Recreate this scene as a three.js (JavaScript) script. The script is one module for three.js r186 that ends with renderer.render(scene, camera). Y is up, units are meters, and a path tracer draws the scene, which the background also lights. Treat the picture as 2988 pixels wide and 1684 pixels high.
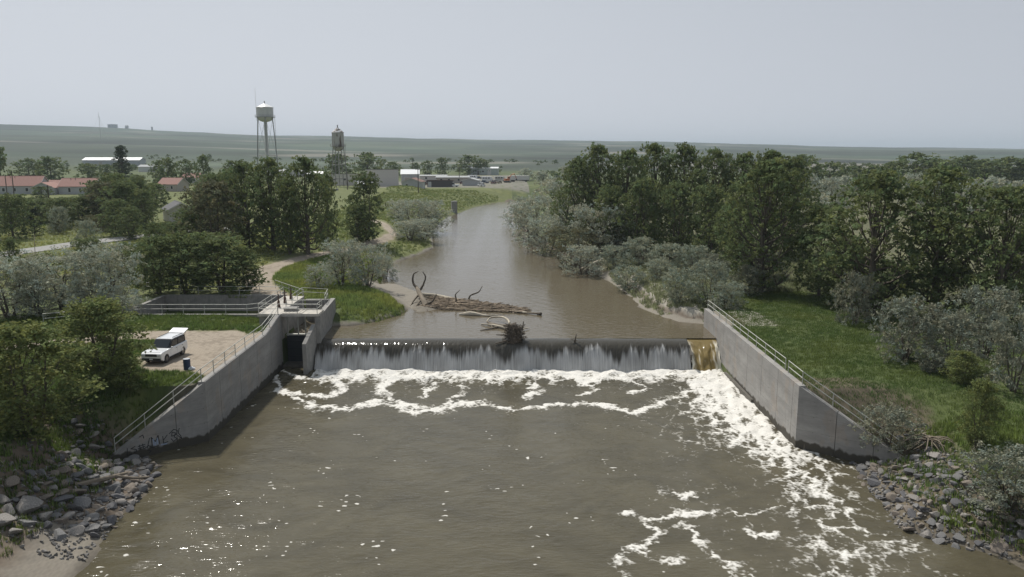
import * as THREE from 'three';
import { mergeGeometries, mergeVertices, toCreasedNormals } from 'three/addons/utils/BufferGeometryUtils.js';
import { RoundedBoxGeometry } from 'three/addons/geometries/RoundedBoxGeometry.js';

// ---------------------------------------------------------------- camera, sky, sun, exposure
const scene = new THREE.Scene();
const camera = new THREE.PerspectiveCamera(41.64, 1024 / 577, 0.5, 40000);
camera.position.set(0, 22.65, 0);
camera.rotation.set(-THREE.MathUtils.degToRad(10.05), 0, 0);
scene.add(camera);

const renderer = new THREE.WebGLRenderer({ antialias: true });
renderer.setSize(1024, 577);
renderer.toneMapping = THREE.LinearToneMapping;
renderer.toneMappingExposure = 0.86;
renderer.shadowMap.enabled = true;

const SUN_AZ = THREE.MathUtils.degToRad(34), SUN_EL = THREE.MathUtils.degToRad(54);   // ahead of the camera and to its left
const sunDir = new THREE.Vector3(-Math.sin(SUN_AZ) * Math.cos(SUN_EL), Math.sin(SUN_EL), -Math.cos(SUN_AZ) * Math.cos(SUN_EL));
{
  const W = 512, H = 256, data = new Float32Array(W * H * 4), d = new THREE.Vector3();
  for (let j = 0; j < H; j++) for (let i = 0; i < W; i++) {
    const ph = ((i + 0.5) / W - 0.5) * 2 * Math.PI, th = ((j + 0.5) / H - 0.5) * Math.PI;
    d.set(Math.cos(ph) * Math.cos(th), Math.sin(th), Math.sin(ph) * Math.cos(th));
    const c = Math.max(-1, Math.min(1, d.dot(sunDir))), ang = Math.acos(c) * 180 / Math.PI;
    const el = Math.max(0, d.y);
    const glow = 0.64 * Math.exp(-Math.pow(ang / 74, 2)) + 0.5 * Math.exp(-ang / 11);
    const up = 0.48 + 0.52 * Math.exp(-el * 2.3);
    const L = (0.5 + glow) * up;
    const blue = 1 - Math.exp(-el * 2.2), away = Math.min(1, ang / 110);
    const k = (j * W + i) * 4;
    data[k] = L * (1.02 - 0.12 * blue - 0.11 * away);
    data[k + 1] = L * (1.03 - 0.05 * blue - 0.06 * away);
    data[k + 2] = L * (1.05 + 0.02 * blue + 0.04 * away);
    data[k + 3] = 1;
  }
  const sky = new THREE.DataTexture(data, W, H, THREE.RGBAFormat, THREE.FloatType);
  sky.mapping = THREE.EquirectangularReflectionMapping;
  sky.magFilter = sky.minFilter = THREE.LinearFilter; sky.wrapS = THREE.RepeatWrapping; sky.needsUpdate = true;
  scene.background = sky; scene.environment = sky;
}
const sun = new THREE.DirectionalLight(new THREE.Color(1, 0.955, 0.88), 4.8);
sun.position.copy(sunDir).multiplyScalar(300).add(new THREE.Vector3(0, 0, -90));
sun.target.position.set(0, 0, -90); scene.add(sun, sun.target);
sun.castShadow = true; sun.shadow.radius = 3; sun.shadow.mapSize.set(4096, 4096);
Object.assign(sun.shadow.camera, { left: -160, right: 160, top: 160, bottom: -160, near: 1, far: 700 });
scene.fog = new THREE.FogExp2(new THREE.Color(0.76, 0.89, 1.0), 0.00014);

// ---------------------------------------------------------------- helpers
let seed_ = 12345;
const srand = (s) => { seed_ = (s * 2654435761) >>> 0 || 1; };
const rnd = () => { seed_ = (seed_ + 0x6D2B79F5) >>> 0; let t = seed_; t = Math.imul(t ^ (t >>> 15), t | 1); t ^= t + Math.imul(t ^ (t >>> 7), t | 61); return ((t ^ (t >>> 14)) >>> 0) / 4294967296; };
const rr = (a, b) => a + (b - a) * rnd();
const clamp = (v, a = 0, b = 1) => v < a ? a : v > b ? b : v;
const lerp = (a, b, t) => a + (b - a) * t;
const sst = (a, b, v) => { const t = clamp((v - a) / (b - a)); return t * t * (3 - 2 * t); };
const PERM = new Uint8Array(512); { srand(7); const p = [...Array(256).keys()]; for (let i = 255; i > 0; i--) { const j = Math.floor(rnd() * (i + 1)); [p[i], p[j]] = [p[j], p[i]]; } for (let i = 0; i < 512; i++) PERM[i] = p[i & 255]; }
const GX = new Float32Array(256), GY = new Float32Array(256); for (let i = 0; i < 256; i++) { GX[i] = Math.cos(i * 2.399963); GY[i] = Math.sin(i * 2.399963); }
function noise(x, y) {
  const xf = Math.floor(x), yf = Math.floor(y), X = xf & 255, Y = yf & 255, u = x - xf, v = y - yf;
  const fu = u * u * u * (u * (u * 6 - 15) + 10), fv = v * v * v * (v * (v * 6 - 15) + 10);
  const a = PERM[PERM[X] + Y], b = PERM[PERM[X + 1] + Y], c = PERM[PERM[X] + Y + 1], d = PERM[PERM[X + 1] + Y + 1];
  const n0 = GX[a] * u + GY[a] * v, n1 = GX[b] * (u - 1) + GY[b] * v, n2 = GX[c] * u + GY[c] * (v - 1), n3 = GX[d] * (u - 1) + GY[d] * (v - 1);
  return 1.5 * lerp(lerp(n0, n1, fu), lerp(n2, n3, fu), fv);
}
const fbm = (x, y, o = 4) => { let s = 0, a = 0.5, f = 1; for (let i = 0; i < o; i++) { s += a * noise(x * f + i * 17.3, y * f - i * 9.1); a *= 0.5; f *= 2.03; } return s; };
function pw(t, pts) { if (t <= pts[0][0]) return pts[0][1]; for (let i = 1; i < pts.length; i++) if (t <= pts[i][0]) return lerp(pts[i - 1][1], pts[i][1], (t - pts[i - 1][0]) / (pts[i][0] - pts[i - 1][0])); return pts[pts.length - 1][1]; }
function segDist(x, y, P, closed) { let m = 1e18; const n = P.length; for (let i = 0, e = closed ? n : n - 1; i < e; i++) { const a = P[i], b = P[(i + 1) % n], dx = b[0] - a[0], dy = b[1] - a[1]; let t = ((x - a[0]) * dx + (y - a[1]) * dy) / (dx * dx + dy * dy); t = t < 0 ? 0 : t > 1 ? 1 : t; const ex = x - a[0] - t * dx, ey = y - a[1] - t * dy, d = ex * ex + ey * ey; if (d < m) m = d; } return Math.sqrt(m); }
function inPoly(x, y, P) { let c = false; for (let i = 0, j = P.length - 1; i < P.length; j = i++) { const a = P[i], b = P[j]; if ((a[1] > y) !== (b[1] > y) && x < (b[0] - a[0]) * (y - a[1]) / (b[1] - a[1]) + a[0]) c = !c; } return c; }
const sdPoly = (x, y, P) => (inPoly(x, y, P) ? -1 : 1) * segDist(x, y, P, true);

const usedNames = {};
function numbered(n) { usedNames[n] = (usedNames[n] ?? -1) + 1; return usedNames[n] ? n + '_' + String(usedNames[n]).padStart(3, '0') : n; }
function tag(o, label, category, group, kind) { if (label) o.userData.label = label; if (category) o.userData.category = category; if (group) o.userData.group = group; if (kind) o.userData.kind = kind; return o; }
function thing(name, label, category, pos = [0, 0, 0], turn = 0, group) { const o = new THREE.Group(); o.name = numbered(name); o.position.set(...pos); o.rotation.y = turn; scene.add(o); return tag(o, label, category, group); }
function prep(g) { let q = g.index ? g.toNonIndexed() : g; for (const k of Object.keys(q.attributes)) if (!['position', 'normal', 'uv', 'color'].includes(k)) q.deleteAttribute(k); if (!q.attributes.normal) q.computeVertexNormals(); if (!q.attributes.uv) q.setAttribute('uv', new THREE.BufferAttribute(new Float32Array(q.attributes.position.count * 2), 2)); return q; }
function merged(list) { const l = (Array.isArray(list) ? list : [list]).map(prep); return l.length === 1 ? l[0] : mergeGeometries(l); }
function boxUV(g, s = 1) { // uv in metres, each face along its own plane
  g = prep(g); const p = g.attributes.position, n = g.attributes.normal, uv = g.attributes.uv;
  for (let i = 0; i < p.count; i += 3) {
    let ax = 0, ay = 0, az = 0; for (let k = 0; k < 3; k++) { ax += Math.abs(n.getX(i + k)); ay += Math.abs(n.getY(i + k)); az += Math.abs(n.getZ(i + k)); }
    for (let k = i; k < i + 3; k++) { const x = p.getX(k), y = p.getY(k), z = p.getZ(k); if (ay >= ax && ay >= az) uv.setXY(k, x / s, z / s); else if (ax >= az) uv.setXY(k, z / s, y / s); else uv.setXY(k, x / s, y / s); }
  } return g;
}
function mesh(name, geos, mat, parent, uvScale) { let g = merged(geos); if (uvScale) g = boxUV(g, uvScale); const m = new THREE.Mesh(g, mat); m.castShadow = m.receiveShadow = true; if (parent) { m.name = name; parent.add(m); } else { m.name = numbered(name); scene.add(m); } return m; }
const M4 = (x, y, z, rx = 0, ry = 0, rz = 0) => new THREE.Matrix4().compose(new THREE.Vector3(x, y, z), new THREE.Quaternion().setFromEuler(new THREE.Euler(rx, ry, rz)), new THREE.Vector3(1, 1, 1));
const bx = (w, h, d, x = 0, y = 0, z = 0, rx = 0, ry = 0, rz = 0) => new THREE.BoxGeometry(w, h, d).applyMatrix4(M4(x, y, z, rx, ry, rz));
const rb = (w, h, d, r, x = 0, y = 0, z = 0, rx = 0, ry = 0, rz = 0) => new RoundedBoxGeometry(w, h, d, 2, r).applyMatrix4(M4(x, y, z, rx, ry, rz));
const cy = (r0, r1, h, n, x = 0, y = 0, z = 0, rx = 0, ry = 0, rz = 0) => new THREE.CylinderGeometry(r0, r1, h, n).applyMatrix4(M4(x, y, z, rx, ry, rz));
const V = (x, y, z) => new THREE.Vector3(x, y, z);
function bar(a, b, r, n = 6, r2 = r) { const A = V(...a), B = V(...b), d = B.clone().sub(A), L = d.length(); const q = new THREE.Quaternion().setFromUnitVectors(V(0, 1, 0), d.normalize()); return new THREE.CylinderGeometry(r2, r, L, n, 1).applyMatrix4(new THREE.Matrix4().compose(A.add(B).multiplyScalar(0.5), q, V(1, 1, 1))); }
function limb(pts, radii, sides = 6, wob = 0) { // a tapering, bent stick through the points
  const P = pts.map((p) => V(...p)), c = P.length > 2 ? new THREE.CatmullRomCurve3(P) : new THREE.LineCurve3(P[0], P[1]), n = Math.max(2, (P.length - 1) * 3), pos = [], uv = [], idx = []; let up = V(0.3, 1, 0.2).normalize();
  for (let i = 0; i <= n; i++) { const t = i / n, o = c.getPoint(t), d = c.getTangent(t), s = V().crossVectors(d, Math.abs(d.dot(up)) > 0.95 ? V(1, 0, 0) : up).normalize(), u = V().crossVectors(s, d); const f = t * (radii.length - 1), k = Math.min(Math.floor(f), radii.length - 2), r = lerp(radii[k], radii[k + 1], f - k);
    for (let j = 0; j <= sides; j++) { const a = (j % sides) / sides * 2 * Math.PI, q = r * (1 + wob * noise(o.x * 2.3 + (j % sides) * 3.1, o.y * 2 + o.z * 2.7 + i)); const v = o.clone().addScaledVector(s, Math.cos(a) * q).addScaledVector(u, Math.sin(a) * q); pos.push(v.x, v.y, v.z); uv.push(j / sides, t * n * 0.3); } }
  for (let i = 0; i < n; i++) for (let j = 0; j < sides; j++) { const a = i * (sides + 1) + j, b = a + sides + 1; idx.push(a, a + 1, b, b, a + 1, b + 1); }
  const g = new THREE.BufferGeometry(); g.setAttribute('position', new THREE.Float32BufferAttribute(pos, 3)); g.setAttribute('uv', new THREE.Float32BufferAttribute(uv, 2)); g.setIndex(idx); g.computeVertexNormals();
  const tip = c.getPoint(1); return merged([g, new THREE.SphereGeometry(Math.max(0.004, radii[radii.length - 1]), 5, 3).translate(tip.x, tip.y, tip.z)]);
}
function prism(shapePts, depth, m4) { const s = new THREE.Shape(shapePts.map((p) => new THREE.Vector2(...p))); const g = new THREE.ExtrudeGeometry(s, { depth, bevelEnabled: false }); if (m4) g.applyMatrix4(m4); return g; }
function dataTex(n, m, fn, { srgb = true, rep = [1, 1], wrap = true } = {}) { const d = new Uint8Array(n * m * 4), c = [0, 0, 0]; for (let j = 0; j < m; j++) for (let i = 0; i < n; i++) { fn(i / n, j / m, c); const k = (j * n + i) * 4; for (let q = 0; q < 3; q++) { let v = clamp(c[q]); if (srgb) v = v <= 0.0031308 ? v * 12.92 : 1.055 * Math.pow(v, 1 / 2.4) - 0.055; d[k + q] = v * 255 + 0.5; } d[k + 3] = 255; } const t = new THREE.DataTexture(d, n, m); t.magFilter = t.minFilter = THREE.LinearFilter; t.wrapS = t.wrapT = wrap ? THREE.RepeatWrapping : THREE.ClampToEdgeWrapping; t.repeat.set(...rep); if (srgb) t.colorSpace = THREE.SRGBColorSpace; t.needsUpdate = true; return t; }
// seamless noise on the unit square
const tn = (u, v, f, o = 4) => { const bu = u * (1 - u), a = fbm(u * f, v * f, o), b = fbm((u - 1) * f, v * f, o), c = fbm(u * f, (v - 1) * f, o), d = fbm((u - 1) * f, (v - 1) * f, o); const su = sst(0.6, 1, u), sv = sst(0.6, 1, v); return lerp(lerp(a, b, su), lerp(c, d, su), sv); };
const std = (o) => new THREE.MeshStandardMaterial(o);
const lin = (r, g, b) => new THREE.Color().setRGB(r, g, b);

// ---------------------------------------------------------------- materials
const concreteMap = dataTex(512, 512, (u, v, c) => { const n = tn(u, v, 6, 5), f = tn(u, v, 40, 2), st = tn(u, v * 0.12, 22, 3), k = 0.27 * (1 + 0.34 * n + 0.1 * f - 0.42 * Math.max(0, st - 0.06)); const w = 0.5 + n; c[0] = k * (1 + 0.03 * w); c[1] = k * 0.98; c[2] = k * (0.93 - 0.03 * w); });
const concreteBump = dataTex(256, 256, (u, v, c) => { c[0] = c[1] = c[2] = 0.5 + 0.5 * tn(u, v, 20, 4); }, { srgb: false });
const wallMap = dataTex(1024, 512, (u, v, c) => { const x = u * 22, y = v * 7.2 - 1.2, n = tn(u, v, 9, 5), f = tn(u, v, 60, 2), drip = tn(u, v * 0.08, 40, 3) * clamp(0.4 + 0.8 * n), lift = Math.abs(((y + 0.9) % 1.22) - 0.02) < 0.02 ? 0.86 : 1, board = 1 + 0.05 * noise(Math.floor(y / 1.22) * 7.3, Math.floor(x / 2.44) * 3.1), tie = Math.hypot(((x + 0.6) % 1.22) - 0.61, ((y + 0.3) % 1.22) - 0.61) < 0.035 ? 0.6 : 1; let k = 0.275 * (1 + 0.38 * n + 0.12 * f - 0.55 * Math.max(0, drip - 0.03)) * lift * board * tie; const wet = sst(0.12, -0.1, y - 0.62 - 0.5 * tn(u, 0.3, 30, 3) - 0.25 * n), rust = sst(0.12, 0.25, tn(u, v * 0.2 + 0.3, 14, 3)) * 0.35; c[0] = lerp(lerp(k * 1.02, k * 1.12, rust), 0.062, wet); c[1] = lerp(lerp(k * 0.985, k * 0.92, rust), 0.054, wet); c[2] = lerp(lerp(k * 0.93, k * 0.74, rust), 0.042, wet); });
const MT = {};
MT.wall = std({ map: wallMap, bumpMap: concreteBump, bumpScale: 0.012, roughness: 0.9 });
MT.concrete = std({ map: concreteMap, bumpMap: concreteBump, bumpScale: 0.012, roughness: 0.92 });
MT.concreteDark = std({ map: concreteMap, color: lin(0.42, 0.4, 0.36), bumpMap: concreteBump, bumpScale: 0.012, roughness: 0.8 });
MT.deck = std({ map: concreteMap, color: lin(1.75, 1.7, 1.62), roughness: 0.95 });
MT.galv = std({ color: lin(0.46, 0.46, 0.42), roughness: 0.5, metalness: 0.25 });
MT.rust = std({ color: lin(0.09, 0.05, 0.035), roughness: 0.85 });
MT.darkSteel = std({ color: lin(0.045, 0.05, 0.055), roughness: 0.6, metalness: 0.3 });
const barkMap = dataTex(128, 128, (u, v, c) => { const n = tn(u * 1, v * 0.3, 12, 3); const k = 1 + 0.8 * n; c[0] = 0.105 * k; c[1] = 0.088 * k; c[2] = 0.068 * k; });
MT.bark = std({ map: barkMap, roughness: 0.95 });
const woodMap = dataTex(128, 128, (u, v, c) => { const n = tn(u, v * 0.15, 14, 3); const k = 1 + 0.7 * n; c[0] = 0.34 * k; c[1] = 0.31 * k; c[2] = 0.26 * k; });
MT.paleWood = std({ map: woodMap, color: lin(1.25, 1.22, 1.15), roughness: 0.85 });
MT.greyWood = std({ map: woodMap, color: lin(0.55, 0.5, 0.45), roughness: 0.9 });
MT.darkWood = std({ map: woodMap, color: lin(0.22, 0.19, 0.165), roughness: 0.9 });
MT.tank = std({ map: dataTex(256, 256, (u, v, c) => { const n = tn(u, v * 0.25, 14, 4), k = 0.55 * (1 + 0.18 * n); c[0] = k; c[1] = k * 1.0; c[2] = k * 0.99; }), roughness: 0.5 });
MT.oldTank = std({ map: dataTex(256, 256, (u, v, c) => { const n = tn(u, v * 0.2, 16, 4), r = sst(0.1, 0.2, tn(u, v * 0.35, 9, 4)), k = 0.4 * (1 + 0.3 * n); c[0] = lerp(k, 0.09, r); c[1] = lerp(k * 0.98, 0.065, r); c[2] = lerp(k * 0.93, 0.05, r); }), roughness: 0.7 });
MT.roofStripe = std({ map: dataTex(256, 256, (u, v, c) => { const n = tn(u, v, 7, 4), r = sst(-0.02, 0.06, n), k = 0.6; c[0] = lerp(k, 0.13, r); c[1] = lerp(k, 0.11, r); c[2] = lerp(k, 0.09, r); }), roughness: 0.8 });
// ---------------------------------------------------------------- terrain
const UP = 2.85;                       // upper river level; the pool below the weir is at 0
const LEFTP = [[0, 4.6], [95, 4.7], [170, 5.6], [330, 7.5], [600, 8], [900, 9]], RIGHTP = [[0, 4.6], [95, 4.6], [130, 4.3], [300, 4.5], [900, 6]];
const MIDX = [[80, 0], [120, -3], [160, -5], [220, -10], [300, -6], [345, 0]];
const upperRiver = [[-21.7, -77.5], [-21.7, -86.2], [-18.9, -86.3], [-16.1, -88.8], [-14.2, -92.2], [-13.2, -95.9], [-14, -101], [-17.2, -108], [-20.5, -115.6], [-21, -121.3], [-21.2, -139.6], [-18.2, -151], [-16.4, -160.8], [-18.3, -175.9], [-20.2, -189.2], [-20.8, -222.7], [-20.2, -244.3], [-17.5, -261.1], [-13.4, -291.1], [-6.2, -315.2], [3, -332], [25, -352], [70, -372], [220, -400],
  [220, -372], [75, -345], [30, -328], [9, -312], [2.5, -300], [-0.4, -252.4], [1.4, -216.3], [4, -180.1], [6.1, -160.8], [8.9, -151], [11.4, -142.3], [13.2, -129.9], [14.3, -121.3], [15.25, -113.8], [15.9, -105.6], [16.2, -97.1], [17.4, -92.2], [19.5, -88.4], [22.6, -86.7], [22.6, -77.5]];
const lowerRiver = [[-24.75, -81], [-24.6, -58], [-27.4, -55.6], [-27.6, -54.4], [-26.1, -53], [-24.5, -48.3], [-24.1, -43.3], [-23.3, -37.9], [-22, -20], [-22, 40], [-30, 400], [50, 400], [38, 40], [36, 0], [33, -25], [28.2, -38.4], [27.5, -40], [25.6, -41.4], [23.7, -43.3], [24.05, -47.1], [25.1, -53], [25.4, -54.2], [22.5, -56.6], [22.6, -81]];
const intakeBay = [[-24.75, -78], [-24.75, -91], [-21.5, -91], [-21.5, -78]];
const canal = [[-44, -84.3], [-28.6, -84.3], [-24.6, -84.3], [-24.6, -90], [-28.6, -94.6], [-44, -94.8]];
const mudBar = [[-22.8, -115], [-17.8, -116.1], [-13.1, -108.2], [-8.7, -103.6], [-2, -99.3], [0.6, -96.7], [-0.9, -94.1], [-8.2, -96.7], [-12, -94.1], [-15.5, -100.7], [-20.6, -108.2]];
const dirtLot = [[-31.6, -62.6], [-30.4, -62], [-27, -61.8], [-24.5, -60], [-24.7, -70], [-25.2, -76], [-26.6, -74.5], [-28.5, -76.5], [-31.1, -76.5], [-37.4, -76], [-44, -72.5], [-56, -66], [-56, -63.5], [-44, -69.5], [-38, -73], [-33.3, -72.2], [-32, -70.5], [-33.5, -66]];
const dirtTrack = [[-29, -93.5], [-33, -99], [-37, -108], [-38.4, -118], [-35.5, -130], [-30, -143], [-26.5, -158], [-26.2, -168], [-30, -181], [-36, -196]];
const roadLine = [[-110, -104], [-90, -134], [-83, -153], [-73, -168], [-64, -177]];
const rightLawn = [[22.5, -87], [26, -94], [31, -97], [41, -94], [38, -82], [33, -70], [33, -64], [37, -59], [36, -50], [33, -42], [27, -47], [22.5, -57]];
const hillAz = [[-2, 150], [-0.7, 134], [-0.5, 128], [-0.32, 102], [-0.15, 92], [0, 82], [0.16, 76], [0.32, 58], [0.5, 40], [0.675, 30], [2, 30]];
const bluff = (x, z) => sst(-180, -225, z);
const hillNoise = (x, z) => 30 * fbm(x / 1100, z / 600, 4);
function landHeight(x, z) {
  const d = -z, rightSide = d < 330 ? sst(-6, 6, x - pw(d, MIDX)) : d < 350 ? sst(-6, 6, x - pw(d, MIDX)) * (1 - sst(330, 350, d)) : 0;
  let h = lerp(pw(d, LEFTP), pw(d, RIGHTP), rightSide) + 0.12 * fbm(x / 9, z / 9, 3) + 0.35 * fbm(x / 45, z / 45, 2) * sst(95, 160, d);
  if (d > 300) { const mound = Math.hypot((x + 46) / 11, (d - 318) / 12); if (mound < 1) h += 2.2 * (1 - mound * mound); }
  const far = Math.hypot(x, z);
  if (far > 700 && d > 0) { const s = clamp((far - 700) / 3400), az = x / Math.max(d, 1); h += (pw(az, hillAz) + 5) * Math.pow(s, 1.15) * (far > 4300 ? Math.max(0.55, 1 - (far - 4300) / 9000) : 1) + hillNoise(x, z) * Math.pow(s, 0.6) * 0.55; }
  return h;
}
function terrain(x, z, out) {
  let h = landHeight(x, z);
  const land = h; let dU = 999, dL = 999, dB = 999;
  if (z > -420 && Math.abs(x) < 260) {
    dU = sdPoly(x, z, upperRiver); dL = z > -82 ? sdPoly(x, z, lowerRiver) : 999;
    dB = (x > -30 && x < 6 && z < -88 && z > -122) ? sdPoly(x, z, mudBar) : 999;
    // upper river banks
    if (z < -79) {
      const left = x < pw(-z, MIDX) || z < -330;
      if (dU < 0) h = UP - 0.25 - Math.min(1.6, -dU * 0.3);
      else if (x < 22.3 || z < -86.8) {
        const w = 0.35 * fbm(x / 2.2, z / 2.2, 3);
        if (left) { const bl = bluff(x, z); const prof = lerp(pw(dU + w * 1.2, [[0, UP - 0.15], [0.7, 3.2], [2.4, 3.75], [6, 4.3], [11, land]]), pw(dU + w * 2, [[0, UP - 0.1], [2, 3.4], [16, land - 0.5], [24, land]]), bl); h = Math.min(land, Math.max(prof, UP - 0.15)); if (dU > 24) h = land; }
        else { const cut = sst(-130, -112, z); const prof = lerp(pw(dU + w, [[0, UP - 0.1], [3, 3.8], [7, land]]), pw(dU + 2.2 * w, [[0, UP - 0.12], [1.9, 3.05], [2.5, 3.25], [2.9, 3.95], [6, 4.15], [9, land]]), cut); h = Math.min(land, prof); if (dU > 10) h = land; }
      }
      if (dB < 0.6) h = Math.max(h, UP - 0.15 + 0.42 * sst(0.6, -1.6, dB) + 0.16 * fbm(x / 1.3, z / 0.8, 3));
    }
    if (inPoly(x, z, intakeBay)) h = z > -80.5 ? -1.4 : 1.2; else if (z > -82.4 && z < -77 && x > -21.6 && x < 22.5) h = -1.6;
    if (x < -24 && z < -74 && z > -104) { const dc = sdPoly(x, z, canal); if (dc < 0) h = 1.9; }
    if (dL < 999) {
      if (dL < 0) h = -0.25 - Math.min(1.6, -dL * 0.35);
      else if (z > -57.2) {
        const w = 0.9 * fbm(x / 2.6, z / 2.6, 3), wing = sst(-57, -54, z);
        const prof = x < 0 ? pw(dL + w, [[0, -0.12], [1, 0.18], [2.6, 0.55], [5.2, 1.75], [6.2, 2.4], [7.3, 3.9], [11, land]]) : pw(dL + w * 0.6, [[0, -0.15], [1, 0.35], [4, 2.0], [7.5, 3.9], [11, land]]);
        // ground drops along the wing walls from the top of the wall to the shore
        const front = Math.min(land, Math.max(prof, -0.2)), eased = lerp(land, front, sst(-58.5, -51.5, z));
        const s = x < 0 ? (x + 24.3) / -0.75 : (x - 22.2) / 0.79; // distance along the wing
        const dl_ = 0, line = x < 0 ? z - (-57.8 + 0.66 * s) : z - (-56.3 + 0.61 * s); // behind the wing when negative
        h = line > 0.2 ? front : eased; if (line <= 0.2 && s >= 9) h = Math.min(land, Math.max(eased, front)); if (s > -0.5 && s < 9 && line <= 0.2) { const topY = (x < 0 ? 4.9 - 0.62 * s : 5.05 - 0.53 * s) - 0.22; const back = -line; h = Math.min(land, Math.max(Math.min(topY, land) + Math.max(0, back - 0.6) * 0.6, lerp(front, eased, sst(0.4, 4, back)), 0.1)); if (back < 0.6) h = Math.min(h, Math.max(topY, 0.1)); }
        if (s > -0.5 && s < 8.2 && line > -0.5 && line < 1.1) h = Math.min(h, line > 0.3 ? -0.1 + (line - 0.3) * 0.45 : -0.6);
      }
    }
  }
  if (out) { out[0] = dU; out[1] = dL; out[2] = dB; out[3] = land; }
  return h;
}
function axis(lo, hi, step, gLo, gHi, min, max) { const a = []; for (let v = lo; v <= hi + 1e-6; v += step) a.push(v); let s = step, v = lo; while (v > min) { s *= gLo; v -= s; a.unshift(v); } s = step; v = a[a.length - 1]; while (v < max) { s *= gHi; v += s; a.push(v); } return a; }
const TX = axis(-52.2, 52, 0.4, 1.055, 1.055, -9000, 9000), TZ = axis(-118.2, -36, 0.4, 1.028, 1.1, -9800, 300);
const NX = TX.length, NZ = TZ.length, TH = new Float32Array(NX * NZ), FLD = new Float32Array(NX * NZ * 6);
function groundAt(x, z) { return terrain(x, z); }
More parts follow.
